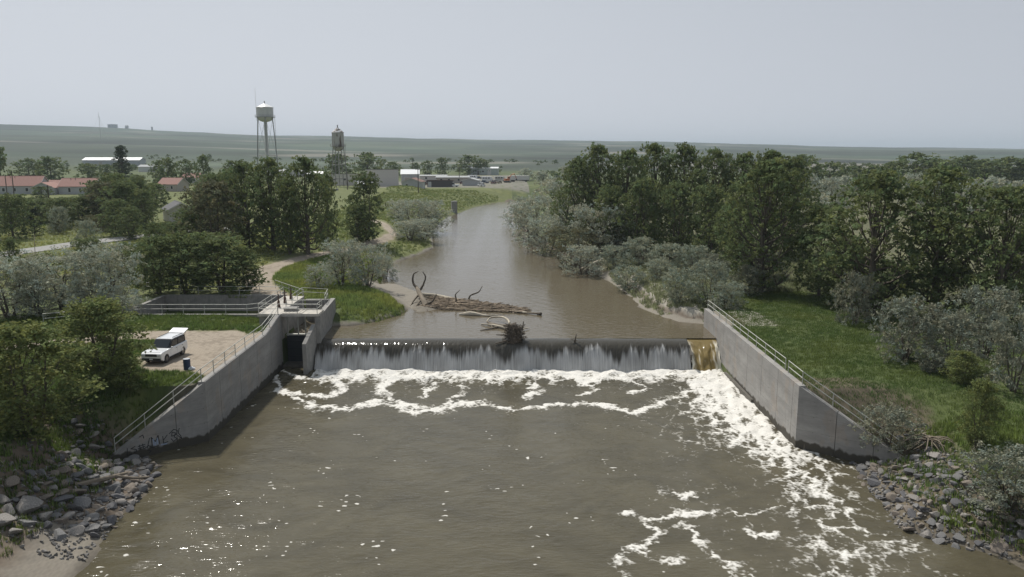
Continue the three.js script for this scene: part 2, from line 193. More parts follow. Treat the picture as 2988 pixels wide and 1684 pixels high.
{
  const o = [0, 0, 0, 0], pos = new Float32Array(NX * NZ * 3), uv = new Float32Array(NX * NZ * 2), idx = [];
  for (let j = 0; j < NZ; j++) for (let i = 0; i < NX; i++) {
    const x = TX[i], z = TZ[j], k = j * NX + i, h = terrain(x, z, o); TH[k] = h; pos[k * 3] = x; pos[k * 3 + 1] = h; pos[k * 3 + 2] = z; uv[k * 2] = (i + 0.5) / NX; uv[k * 2 + 1] = (j + 0.5) / NZ;
    FLD[k * 6] = o[0]; FLD[k * 6 + 1] = o[1]; FLD[k * 6 + 2] = o[2]; FLD[k * 6 + 3] = h;
    let dirt = 99; if (z > -320 && z < -58 && x < -20 && x > -60) { dirt = segDist(x, z, dirtTrack, false) - (z < -135 ? 1.1 : 1.9); if (z > -80) dirt = Math.min(dirt, sdPoly(x, z, dirtLot)); }
    FLD[k * 6 + 4] = clamp(dirt, -50, 99);
    FLD[k * 6 + 5] = (z > -100 && z < -38 && x > 20 && x < 45) ? sdPoly(x, z, rightLawn) : 99;
  }
  for (let j = 0; j < NZ - 1; j++) for (let i = 0; i < NX - 1; i++) { const a = j * NX + i, b = a + NX; idx.push(a, b, a + 1, a + 1, b, b + 1); }
  const g = new THREE.BufferGeometry(); g.setAttribute('position', new THREE.BufferAttribute(pos, 3)); g.setAttribute('uv', new THREE.BufferAttribute(uv, 2)); g.setIndex(idx); g.computeVertexNormals();
  // what the ground is made of: grass, dry earth, mud, sand, far fields
  const N = 2048, data = new Uint8Array(N * N * 4), f = new Float64Array(6), toS = (v) => { v = clamp(v); return 255 * (v <= 0.0031308 ? v * 12.92 : 1.055 * Math.pow(v, 1 / 2.4) - 0.055); };
  const grassC = [0.07, 0.094, 0.026], grassY = [0.16, 0.17, 0.055], grassD = [0.045, 0.062, 0.02], straw = [0.2, 0.175, 0.1], dirtC = [0.31, 0.262, 0.205], dirtD = [0.2, 0.165, 0.125], mudC = [0.225, 0.203, 0.168], wetC = [0.115, 0.1, 0.078], sandC = [0.33, 0.308, 0.262], earth = [0.135, 0.105, 0.078];
  const c = [0, 0, 0], mixTo = (t, w) => { for (let q = 0; q < 3; q++) c[q] += (t[q] - c[q]) * w; };
  for (let j = 0; j < N; j++) { const fj = clamp(j / N * NZ - 0.5 + 0.5 * NZ / N, 0, NZ - 1.001), j0 = Math.floor(fj), vj = fj - j0, z = lerp(TZ[j0], TZ[j0 + 1], vj);
    for (let i = 0; i < N; i++) { const fi = clamp(i / N * NX - 0.5 + 0.5 * NX / N, 0, NX - 1.001), i0 = Math.floor(fi), vi = fi - i0, x = lerp(TX[i0], TX[i0 + 1], vi), k = j0 * NX + i0;
      for (let q = 0; q < 6; q++) f[q] = lerp(lerp(FLD[k * 6 + q], FLD[(k + 1) * 6 + q], vi), lerp(FLD[(k + NX) * 6 + q], FLD[(k + NX + 1) * 6 + q], vi), vj);
      const far = Math.hypot(x, z), big = fbm(x / 14 + 3, z / 14, 3), mid = fbm(x / 3.1, z / 3.1 + 8, 3), fine = far < 400 ? fbm(x * 1.7, z * 1.7, 3) : 0;
      c[0] = grassC[0]; c[1] = grassC[1]; c[2] = grassC[2];
      mixTo(grassY, sst(-0.05, 0.4, big * 0.7 + mid * 0.5) * (x > 20 && z > -110 ? 0.3 : 0.75)); mixTo(grassD, sst(0.05, 0.45, -mid - fine * 0.4) * 0.7);
      if (x > 20 && z > -110) mixTo(grassC, 0.55);
      if (far < 260) mixTo(straw, sst(0.22, 0.5, fine * 0.8 + mid * 0.5) * (f[5] < 0 ? 0.05 : 0.4));
      if (z < -95 && z > -420 && x < 0) mixTo(grassY, 0.45);
      if (z < -110 && x > 12 && z > -340) mixTo(earth, 0.4);
      const rag = mid * 1.1 + fine * 0.55;
      if (f[4] < 3) { mixTo(straw, 0.5 * sst(1.6, 0.2, f[4] + rag)); const w = sst(0.35, -0.35, f[4] + rag * 0.8); mixTo(dirtC, w); mixTo(dirtD, w * sst(-0.05, 0.3, mid * 0.6 + fine) * 0.7); }
      if (z > -420 && Math.abs(x) < 260) {
        if (z < -79 && f[0] < 14) { const left = x < pw(-z, MIDX) || z < -330;
          if (left) { if (z > -200) { mixTo(mudC, sst(1.1, 0.3, f[0] + rag * 0.9)); } mixTo(wetC, sst(0.5, 0.1, f[0] + rag * 0.3)); }
          else if (z > -125) { mixTo(earth, sst(4.5, 3.2, f[0] + rag)); mixTo(sandC, sst(6.5, 5.2, f[0] + rag * 1.3) * sst(2.2, 2.9, f[0]) ); mixTo(mudC, sst(2.4, 1.8, f[0] + rag * 0.4)); mixTo(wetC, sst(0.9, 0.3, f[0] + rag * 0.3)); }
          else { mixTo(earth, sst(3, 1, f[0] + rag)); mixTo(wetC, sst(0.8, 0.2, f[0])); } }
        if (f[2] < 1.4) { mixTo(mudC, sst(1.4, 0.2, f[2] + rag) * (x < -13 ? 1 : 0.6)); mixTo(wetC, sst(-0.4, 0.5, f[2] + rag * 0.5) * 0.6); }
        if (f[1] < 12 && z > -60 && f[1] > -3) { if (x < 0) { mixTo(earth, sst(9.5, 7.2, f[1] + rag * 1.4) * sst(-56.5, -54, z)); mixTo(dirtD, sst(0.1, 0.35, mid + fine * 0.3) * sst(9, 7, f[1]) * 0.7 * sst(-56.5, -54, z)); const beach = sst(4.6, 3.0, f[1] + rag * 0.6) * sst(-44, -41.5, z); mixTo(mudC, beach * 0.85); mixTo(wetC, sst(1.2, 0.4, f[1] + rag * 0.25) * 0.8); }
          else { mixTo(earth, sst(6.5, 4.8, f[1] + rag * 1.2) * 0.85); mixTo(wetC, sst(1.1, 0.3, f[1])); } }
      }
      if (z < -345 && z > -560 && x > -62 && x < 8) mixTo([0.2, 0.185, 0.165], 0.8 * sst(-0.25, 0.1, mid + 0.2) * sst(-345, -352, z) * sst(-560, -520, z));
      if (z < -520) { const s = sst(-560, -760, z + 160 * fbm(x / 300, z / 300, 3)), fields = noise(Math.floor(x / 420 + z / 2600) * 3.7, Math.floor(z / 300) * 5.1), b2 = fbm(x / 620, z / 420, 4), pale = sst(0.16, 0.34, fbm(x / 520 + 40, z / 330, 4)); const g0 = [0.043 + 0.02 * fields, 0.06 + 0.02 * fields, 0.037 + 0.012 * fields]; for (let q = 0; q < 3; q++) g0[q] *= 1 + 1.3 * b2 + 0.6 * fbm(x / 170, z / 140, 3); mixTo(g0, s); mixTo([0.26, 0.24, 0.2], s * pale * 0.55); }
      const kk = (j * N + i) * 4, grain = 1 + (far < 300 ? 0.22 * (((Math.imul(i, 374761393) ^ Math.imul(j, 668265263)) >>> 8 & 255) / 255 - 0.5) : 0);
      data[kk] = toS(c[0] * grain); data[kk + 1] = toS(c[1] * grain); data[kk + 2] = toS(c[2] * grain); data[kk + 3] = 255; } }
  const t = new THREE.DataTexture(data, N, N); t.magFilter = t.minFilter = THREE.LinearFilter; t.colorSpace = THREE.SRGBColorSpace; t.needsUpdate = true;
  const m = mesh('ground', g, std({ map: t, roughness: 1 })); tag(m, 'grassy river plain with dirt lot, mud banks and hazy far hills', 'ground', null, 'structure');
}
// the paved road on the left, laid over the ground
{
  const c = new THREE.CatmullRomCurve3(roadLine.map(([x, z]) => V(x, 0, z))), n = 150, pos = [], uv = [], idx = [], W = [-3.2, -1.6, 0, 1.6, 3.2];
  for (let i = 0; i <= n; i++) { const p = c.getPoint(i / n), t = c.getTangent(i / n); W.forEach((w, q) => { const x = p.x - t.z * w, z = p.z + t.x * w; pos.push(x, Math.max(landHeight(x, z), landHeight(p.x, p.z)) + 0.07, z); uv.push(w / 4, i * 0.5); }); }
  for (let i = 0; i < n; i++) for (let q = 0; q < 4; q++) { const a = i * 5 + q, b = a + 5; idx.push(a, a + 1, b, b, a + 1, b + 1); }
  const g = new THREE.BufferGeometry(); g.setAttribute('position', new THREE.Float32BufferAttribute(pos, 3)); g.setAttribute('uv', new THREE.Float32BufferAttribute(uv, 2)); g.setIndex(idx); g.computeVertexNormals();
  tag(mesh('road', g, std({ map: dataTex(128, 256, (u, v, c) => { const k = 0.27 * (1 + 0.25 * tn(u, v, 8, 4)); c[0] = k * 1.02; c[1] = k; c[2] = k * 0.96; }), roughness: 0.95 })), 'pale grey paved road curving past the meadow', 'road', null, 'structure');
}
// ---------------------------------------------------------------- water
function ridge(x, y, o = 4) { let s = 0, a = 0.55, f = 1; for (let i = 0; i < o; i++) { s += a * (1 - Math.abs(noise(x * f + i * 31.7, y * f + i * 11.9)) * 1.6); a *= 0.5; f *= 2.1; } return s; }
const waveTex = (n, f, stretch, seedOff) => dataTex(n, n, (u, v, c) => { c[0] = c[1] = c[2] = 0.5 + 0.45 * tn(u + seedOff, v * stretch + seedOff, f, 5); }, { srgb: false });
const poolBump = waveTex(512, 14, 1.7, 0.37);
const FX0 = -34, FX1 = 34, FZ0 = -79, FZ1 = -31;      // pool area that carries the foam map
const foamLines = [
  [0.62, [[-18.7, -66.5], [-14.8, -64.9], [-14.1, -66.5], [-12, -67.1], [-10.5, -66.5], [-8.6, -64.3], [-6, -65.4], [-3.2, -67.1], [-1.8, -66.5], [0.1, -65.1], [1.9, -65.4], [4.1, -67.1], [7.8, -67.1], [9.7, -65.4], [11, -64.6], [12.8, -66.5], [15.5, -68.8], [17.2, -70.7]]],
  [0.8, [[-18.7, -66.4], [-16.5, -65.6], [-14.6, -65.3]]], [0.9, [[-12.5, -67.6], [-10.5, -67.4], [-8.6, -66.1]]], [0.45, [[-8.6, -64.6], [-6.4, -65.8], [-4, -67.6]]],
  [0.42, [[-5, -74.6], [-5.1, -70], [-6.1, -66]]], [0.42, [[1.7, -73.9], [2.6, -70.7], [1.6, -68.8]]], [0.6, [[-12.1, -74.6], [-13, -70.7], [-10.6, -67.1]]], [0.55, [[-18.6, -75], [-16.4, -71.4], [-17.6, -69.1], [-23, -70.7]]], [0.4, [[-7.8, -73], [-8.4, -70.5], [-8.2, -68.8]]], [0.3, [[7, -74], [8.2, -71], [6, -69]]], [0.35, [[12, -74], [13.5, -71.5], [11.5, -70]]],
  [0.3, [[-24.3, -75.6], [-22.6, -70.7], [-20.6, -68.8], [-18.6, -67]]], [0.3, [[-24, -77], [-22.4, -76], [-21.6, -74.6], [-19, -74.8]]],
  [0.36, [[7.2, -45.4], [8.6, -44.9], [8.5, -42.8], [7.3, -41.4], [9.1, -39.6]]], [0.5, [[9, -44.3], [10.5, -45.4], [13.1, -45.4]]], [0.42, [[10.8, -43.3], [11.3, -40.7], [12.3, -39.2], [12.6, -38], [13.5, -35]]], [0.32, [[8.3, -41.9], [7.2, -40.7], [5.9, -39.6], [5.9, -37.9], [5, -35]]], [0.4, [[10.8, -48.3], [12.1, -47.7], [10.8, -47]]], [0.4, [[14.4, -43.3], [15.4, -42.6], [14.8, -42.8]]], [0.2, [[13, -45.3], [15.5, -44.9], [17.5, -46.5]]]];
const jetLine = [[20.4, -77], [20.6, -74.6], [20.4, -67.7], [20.2, -60.4], [20.9, -56.1], [21.3, -51.6], [20.7, -47.1], [19.6, -43.3], [18.9, -40], [18.4, -37.9], [17, -33]];
function jetAt(x, z) { const d = segDist(x, z, jetLine, false), s = clamp((-57 - z) / -20, -1, 1); return { d, along: -z }; }
function cellEdge(x, y) { // distance between the two nearest cell points: small on the seams of a foam web
  const xi = Math.floor(x), yi = Math.floor(y); let a = 9, b = 9; for (let j = -1; j <= 1; j++) for (let i = -1; i <= 1; i++) { const h = PERM[(PERM[(xi + i) & 255] + yi + j) & 255], px = xi + i + 0.5 + 0.46 * GX[h] - x, py = yi + j + 0.5 + 0.46 * GY[(h * 7) & 255] - y, d = px * px + py * py; if (d < a) { b = a; a = d; } else if (d < b) b = d; } return Math.sqrt(b) - Math.sqrt(a);
}
function foamAt(x, z) {
  if (z > FZ1 || z < FZ0 || x < FX0 || x > FX1) return 0;
  const w1 = fbm(x * 0.45, z * 0.5, 3), w2 = fbm(x * 0.45 + 50, z * 0.5, 3), w3 = fbm(x * 2.1 + 9, z * 2.3, 3), w4 = fbm(x * 2.1, z * 2.3 + 20, 3);
  const wx = x + 0.95 * w1 + 0.45 * w3, wz = z + 1.1 * w2 + 0.5 * w4;
  let C = 0.02; // how much of the water is covered here
  if (x > -20.7 && x < 22.3) { const d = wz + 77.4, band = 4.9 + 2.6 * noise(x * 0.33, 3.1) + 1.1 * noise(x * 1.1, 7); C = Math.max(C, 1.2 * sst(1.25, 0.3, d / band), 0.5 * sst(12, 3, d) * clamp(0.55 + 1.1 * w1)); }
  for (const [w, P] of foamLines) { if (wx < P.bx0 || wx > P.bx1 || wz < P.bz0 || wz > P.bz1) continue; const d = segDist(wx, wz, P, false), e = d / (w * (0.55 + 1.0 * clamp(0.5 + 1.1 * noise(x * 0.42 + P.bx0, z * 0.42)))); C = Math.max(C, (z > -55 ? 0.86 : 1.08) * Math.exp(-e * e * (z > -55 ? 0.45 : 0.75))); }
  { const d = segDist(wx, wz, jetLine, false), far = -z, wide = pw(far, [[36, 3.2], [46, 3.4], [52, 3.8], [57, 4.4], [66, 5.0], [72, 4.0], [78, 2.8]]), dens = pw(far, [[36, 0.6], [46, 0.68], [52, 0.82], [58, 1.22], [66, 1.38], [78, 1.5]]), str = fbm((x + z * 0.3) * 1.2, (z - x * 0.3) * 0.4, 4);
    C = Math.max(C, dens * (1 + 0.9 * str) * Math.exp(-Math.pow(d / wide, 2) * 1.1));
    const patch = clamp(0.35 + 1.5 * fbm(x * 0.2 + 3, z * 0.2 + 4, 3)); C = Math.max(C, 0.68 * patch * sst(16, 3, d) * sst(-75, -64, z) * sst(1, 7, x) * (x < 25.5 ? 1 : 0)); }
  if (C < 0.03) { const fl = noise(x * 2.1 + 70, z * 3.1) + 0.6 * noise(x * 0.33, z * 0.4); return 0.8 * sst(0.95, 1.03, fl + 0.25 * w3); }
  // lace: webs at two sizes, drawn out along the current, and bubbles
  const sx = wx + 0.28 * wz, sz = wz - 0.28 * wx, e1 = 1 - clamp(cellEdge(sx * 0.62, sz * 0.5) / 0.42), e2 = 1 - clamp(cellEdge((x + 0.5 * w3) * 1.9, (z + 0.5 * w4) * 1.7) / 0.5), n = 0.5 + fbm(x * 3.4, z * 4.2, 3);
  const lace = 0.46 * e1 + 0.26 * e2 + 0.42 * n, t = 1.02 - 0.78 * C; return clamp(sst(t - 0.06, t + 0.44, lace)) * (0.86 + 0.14 * n) * lerp(0.72, 1, sst(0.3, 0.8, C));
}
for (const [w, P] of foamLines) { const xs = P.map((p) => p[0]), zs = P.map((p) => p[1]); P.bx0 = Math.min(...xs) - 2 * w; P.bx1 = Math.max(...xs) + 2 * w; P.bz0 = Math.min(...zs) - 2 * w; P.bz1 = Math.max(...zs) + 2 * w; }
{
  const NXF = 1792, NZF = 1280, col = new Uint8Array(NXF * NZF * 4), rou = new Uint8Array(NXF * NZF * 4), toS = (v) => 255 * (v <= 0.0031308 ? v * 12.92 : 1.055 * Math.pow(v, 1 / 2.4) - 0.055);
  for (let j = 0; j < NZF; j++) for (let i = 0; i < NXF; i++) { const x = lerp(FX0, FX1, (i + 0.5) / NXF), z = lerp(FZ0, FZ1, (j + 0.5) / NZF), f = foamAt(x, z), sw = fbm(x * 0.12, z * 0.12, 2), silt = 1 + 0.4 * fbm(x * 0.16 + 2 * sw, z * 0.34 + 5 + 3 * sw, 4) + 0.12 * fbm(x * 0.9, z * 2.2, 2), slick = sst(-0.1, 0.3, fbm(x * 0.22 - 2 * sw, z * 0.5 + 2.5 * sw + 60, 3)); const k = (j * NXF + i) * 4; const a = f * (0.86 + 0.14 * noise(x * 7, z * 9));
    col[k] = toS(lerp(0.09 * silt, 0.84, a)); col[k + 1] = toS(lerp(0.079 * silt, 0.82, a)); col[k + 2] = toS(lerp(0.051 * silt, 0.77, a)); col[k + 3] = 255; rou[k] = rou[k + 1] = rou[k + 2] = 255 * lerp(lerp(0.1, 0.2, slick), 0.85, sst(0.05, 0.4, f)); rou[k + 3] = 255; }
  const mk = (d, s) => { const t = new THREE.DataTexture(d, NXF, NZF); t.magFilter = t.minFilter = THREE.LinearFilter; t.wrapS = t.wrapT = THREE.ClampToEdgeWrapping; if (s) t.colorSpace = THREE.SRGBColorSpace; t.needsUpdate = true; return t; };
  const ax = axis(-33, 33, 0.25, 1.2, 1.2, -60, 60), az = axis(-78.6, -34, 0.25, 1.2, 1.16, -79.2, 320), nx = ax.length, nz = az.length, pos = [], uv = [], idx = [];
  for (const z of az) for (const x of ax) { const f = foamAt(x, z), foot = sst(9, 0, z + 77.4) * (x > -24.4 && x < 22.2 ? 1 : 0), jd = sst(5, 0.5, segDist(x, z, jetLine, false)); const y = 0.05 * fbm(x * 0.35 + z * 0.1, z * 0.8, 3) + 0.035 * fbm(x * 1.1, z * 2.1, 2) + foot * (0.42 * fbm(x * 0.7, z * 0.9, 3) + 0.12) + jd * sst(-40, -60, z) * 0.34 * fbm(x * 0.8, z * 0.6, 3) + 0.06 * f; pos.push(x, y, z); uv.push((x - FX0) / (FX1 - FX0), (z - FZ0) / (FZ1 - FZ0)); }
  for (let j = 0; j < nz - 1; j++) for (let i = 0; i < nx - 1; i++) { const a = j * nx + i, b = a + nx; idx.push(a, b, a + 1, a + 1, b, b + 1); }
  const g = new THREE.BufferGeometry(); g.setAttribute('position', new THREE.Float32BufferAttribute(pos, 3)); g.setAttribute('uv', new THREE.Float32BufferAttribute(uv, 2)); g.setIndex(idx); g.computeVertexNormals();
  const b = poolBump.clone(); b.repeat.set(8, 9); b.needsUpdate = true;
  tag(mesh('river_pool', g, new THREE.MeshPhysicalMaterial({ map: mk(col, true), roughnessMap: mk(rou, false), roughness: 1, ior: 1.33, bumpMap: b, bumpScale: 0.05 })), 'muddy brown pool streaked with white foam below the weir', 'river', null, 'structure');
  // upper river
  const g2 = new THREE.PlaneGeometry(270, 330, 90, 110); g2.rotateX(-Math.PI / 2); g2.translate(-30 + 135, UP, -80.6 - 165); { const p = g2.attributes.position, q = g2.attributes.uv; for (let i = 0; i < p.count; i++) q.setXY(i, p.getX(i) / 14, p.getZ(i) / 14); }
  const b2 = poolBump.clone(); b2.repeat.set(1, 1); b2.needsUpdate = true;
  tag(mesh('river', g2, new THREE.MeshPhysicalMaterial({ color: lin(0.122, 0.102, 0.07), roughness: 0.1, ior: 1.33, bumpMap: b2, bumpScale: 0.06 })), 'smooth brown river above the weir reflecting the pale sky', 'river', null, 'structure');
}
// ---------------------------------------------------------------- the weir and its falling sheet
const crestProfile = [[2.85, -80.6], [2.84, -80.2], [2.79, -79.8], [2.68, -79.4], [2.5, -79.05], [2.2, -78.72], [1.8, -78.42], [1.3, -78.14], [0.8, -77.9], [0.35, -77.68], [-0.15, -77.45]];
{
  const weir = thing('weir', 'low concrete overflow weir under the sheet of falling water', 'weir', [0, 0, 0]);
  const prof = [[-80.8, 2.55], [-80.2, 2.6], [-79.7, 2.5], [-79.2, 2.25], [-78.8, 1.85], [-78.4, 1.25], [-77.9, 0.3], [-77.6, -1.5], [-82.5, -1.5], [-82.5, 1.6]];
  mesh('crest_block', prism(prof.map(([z, y]) => [-z, y]), 40.2, new THREE.Matrix4().makeBasis(V(0, 0, -1), V(0, 1, 0), V(1, 0, 0)).setPosition(-21.2, 0, 0)), MT.concreteDark, weir, 3);
  mesh('notch_block', prism([[82.5, 1.6], [80.5, 2.05], [79.8, 2.0], [79.3, 1.5], [78.9, 0.5], [78.7, -1.5], [82.5, -1.5]], 3.3, new THREE.Matrix4().makeBasis(V(0, 0, -1), V(0, 1, 0), V(1, 0, 0)).setPosition(19.02, 0, 0)), MT.concreteDark, weir, 3);
  mesh('dividing_pier', bx(0.22, 2.5, 1.5, 19.02, 1.0, -79.1, 0.5, 0, 0), MT.concreteDark, weir, 3);
  // the sheet of water
  const NXS = 640, NV = 28, pos = [], uv = [], idx = [], x0 = -20.9, x1 = 18.95;
  for (let j = 0; j <= NV; j++) { const t = j / NV * (crestProfile.length - 1), k = Math.min(Math.floor(t), crestProfile.length - 2), y = lerp(crestProfile[k][0], crestProfile[k + 1][0], t - k), z = lerp(crestProfile[k][1], crestProfile[k + 1][1], t - k);
    for (let i = 0; i <= NXS; i++) { const x = lerp(x0, x1, i / NXS), fall = sst(0.15, 0.5, j / NV), r = fall * (0.05 * noise(x * 2.6, 1.5) + 0.03 * noise(x * 7, j * 0.15) + 0.05 * noise(x * 0.5, 9)) + 0.11 * sst(0.1, 0.22, j / NV) * (1 - 0.6 * fall) * (noise(x * 5.5, j * 0.7 + 40) + 0.5 * noise(x * 12, j * 1.3)); pos.push(x, y + (0.03 * noise(x * 0.35, 2) * sst(0, 0.15, j / NV)) * (1 - fall), z + r + fall * 0.08); uv.push((x - x0) / (x1 - x0), 1 - j / NV); } }
  for (let j = 0; j < NV; j++) for (let i = 0; i < NXS; i++) { const a = j * (NXS + 1) + i, b = a + NXS + 1; idx.push(a, b, a + 1, a + 1, b, b + 1); }
  const g = new THREE.BufferGeometry(); g.setAttribute('position', new THREE.Float32BufferAttribute(pos, 3)); g.setAttribute('uv', new THREE.Float32BufferAttribute(uv, 2)); g.setIndex(idx); g.computeVertexNormals();
  // glassy brown water that breaks into white streaks as it falls
  const streak = (u, v) => { const x = u * 40, fall = 1 - v, start = 0.54 + 0.24 * noise(x * 0.42, 5) + 0.14 * noise(x * 2.3, 8) + 0.07 * noise(x * 9, 11), a = 0.5 + 0.6 * noise(x * 5.2, fall * 1.3) + 0.5 * noise(x * 14, fall * 2.1 + 30) + 0.3 * noise(x * 33, fall * 4); const low = sst(start - 0.05, start + 0.16, fall); const thin = sst(0.25, 0.5, fall) * sst(0.95, 1.3, a + 0.25 * noise(x * 0.8, 3)); return clamp(low * (0.5 + 0.24 * clamp(a) + 0.22 * noise(x * 0.7, fall * 2)) + 0.5 * thin * clamp(0.4 + 1.4 * noise(x * 0.3, 9))); };
  const sc = dataTex(2048, 256, (u, v, c) => { const s = streak(u, v); c[0] = lerp(0.06, 0.62, s); c[1] = lerp(0.054, 0.62, s); c[2] = lerp(0.044, 0.61, s); }, { wrap: false });
  const sr = dataTex(1024, 128, (u, v, c) => { const s = streak(u, v); c[0] = c[1] = c[2] = lerp(0.11, 0.7, s); }, { srgb: false, wrap: false });
  tag(mesh('waterfall', g, new THREE.MeshPhysicalMaterial({ map: sc, roughnessMap: sr, roughness: 1, ior: 1.33 })), 'long dark sheet of water pouring over the weir crest', 'waterfall', null, 'structure');
  // the notch: a deeper, muddier fall against the wall
  const P2 = [[2.85, -81.4], [2.78, -80.8], [2.62, -80.2], [2.4, -79.7], [2.1, -79.1], [1.65, -78.5], [1.1, -77.9], [0.5, -77.3], [-0.15, -76.8]], p2 = [], u2 = [], i2 = [], n2 = 60, m2 = 26;
  for (let j = 0; j <= m2; j++) { const t = j / m2 * (P2.length - 1), k = Math.min(Math.floor(t), P2.length - 2), y = lerp(P2[k][0], P2[k + 1][0], t - k), z = lerp(P2[k][1], P2[k + 1][1], t - k); for (let i = 0; i <= n2; i++) { const s = i / n2, edge = Math.abs(s - 0.5) * 2, x = lerp(19.08, 22.25, s), fall = sst(0.2, 0.6, j / m2); p2.push(x + fall * 0.12 * noise(j * 0.3, s * 7), y - 0.16 * (1 - edge) * sst(0.1, 0.5, j / m2) * (1 - fall) + fall * 0.1 * noise(x * 3, j * 0.25), z + fall * (0.22 * noise(x * 1.8, j * 0.2) - 0.5 * edge * edge)); u2.push(s, 1 - j / m2); } }
  for (let j = 0; j < m2; j++) for (let i = 0; i < n2; i++) { const a = j * (n2 + 1) + i, b = a + n2 + 1; i2.push(a, b, a + 1, a + 1, b, b + 1); }
  const g2 = new THREE.BufferGeometry(); g2.setAttribute('position', new THREE.Float32BufferAttribute(p2, 3)); g2.setAttribute('uv', new THREE.Float32BufferAttribute(u2, 2)); g2.setIndex(i2); g2.computeVertexNormals();
  const nf = (u, v) => { const fall = 1 - v, e = Math.abs(u - 0.45) * 2.1, n = fbm(u * 9, fall * 3, 4); return clamp(sst(0.35, 1.0, e * e * 1.1 + n * 0.9 + 0.25 * fall - 0.12) * sst(0.18, 0.45, fall + 0.1 * n) + 0.6 * sst(0.35, 0.6, fbm(u * 22, fall * 5 + 9, 3)) * sst(0.4, 0.7, fall)); };
  const nm = dataTex(256, 256, (u, v, c) => { const s = nf(u, v); c[0] = lerp(0.21, 0.78, s); c[1] = lerp(0.155, 0.74, s); c[2] = lerp(0.062, 0.62, s); }, { wrap: false });
  tag(mesh('notch_waterfall', g2, new THREE.MeshPhysicalMaterial({ map: nm, roughness: 0.25, ior: 1.33 })), 'golden brown chute of water in the notch beside the wall', 'waterfall', null, 'structure');
}
// ---------------------------------------------------------------- concrete walls
function panelWall(parent, A, B, topOf, bottom, thick, edges, mat = MT.wall) {
  const a = V(A[0], 0, A[1]), u = V(B[0], 0, B[1]).sub(a), L = u.length(); u.normalize(); const n = V().crossVectors(u, V(0, 1, 0));
  const o = V(...parent.position.toArray()).negate().add(a); const mk = (s0, s1, inset, y0, t) => { const sh = [[s0, y0], [s1, y0]], k = 4; for (let i = k; i >= 0; i--) { const s = lerp(s0, s1, i / k); sh.push([s, topOf(s) - (inset ? 0.03 : 0)]); } const m = new THREE.Matrix4().makeBasis(u, V(0, 1, 0), n).setPosition(o.x - n.x * (t + inset), 0 - parent.position.y, o.z - n.z * (t + inset)); return prism(sh, t, m); };
  const es = [0, ...edges, L];
  for (let i = 0; i < es.length - 1; i++) mesh('panel', mk(es[i] + (i ? 0.025 : 0), es[i + 1] - (i < es.length - 2 ? 0.025 : 0), 0, bottom, thick), mat, parent, 5.5).userData.own = true;
  for (const e of edges) mesh('joint', mk(e - 0.03, e + 0.03, 0.05, bottom, thick - 0.12), MT.concreteDark, parent, 5.5);
  for (const c of parent.children) if (c.userData.own) { delete c.userData.own; const p = c.geometry.attributes.position, w = c.geometry.attributes.uv; for (let i = 0; i < p.count; i++) w.setXY(i, ((p.getX(i) - o.x) * u.x + (p.getZ(i) - o.z) * u.z) / 22, (p.getY(i) + parent.position.y + 1.2) / 7.2); }
  return { u, n, L };
}
const wallL = thing('retaining_wall', 'grey concrete wall with graffiti beside the dirt lot', 'wall', [-24.3, 0, -57.8], 0, 'concrete training walls of the weir');
const topL = (s) => s < 16 ? 4.9 : s < 18 ? lerp(4.9, 5.25, (s - 16) / 2) : lerp(5.25, 5.88, clamp((s - 18) / 3));
panelWall(wallL, [-24.3, -57.8], [-24.6, -78.98], topL, -1.2, 0.55, [3.1, 8.0, 12.9, 17.2]);
const wingDirL = V(-0.75, 0, 0.66).normalize(), wingL0 = [-24.3 + wingDirL.x * 7.6, -57.8 + wingDirL.z * 7.6];
panelWall(wallL, wingL0, [-24.3, -57.8], (s) => 4.9 - 0.615 * (7.6 - s), -1.2, 0.5, [5.2]);
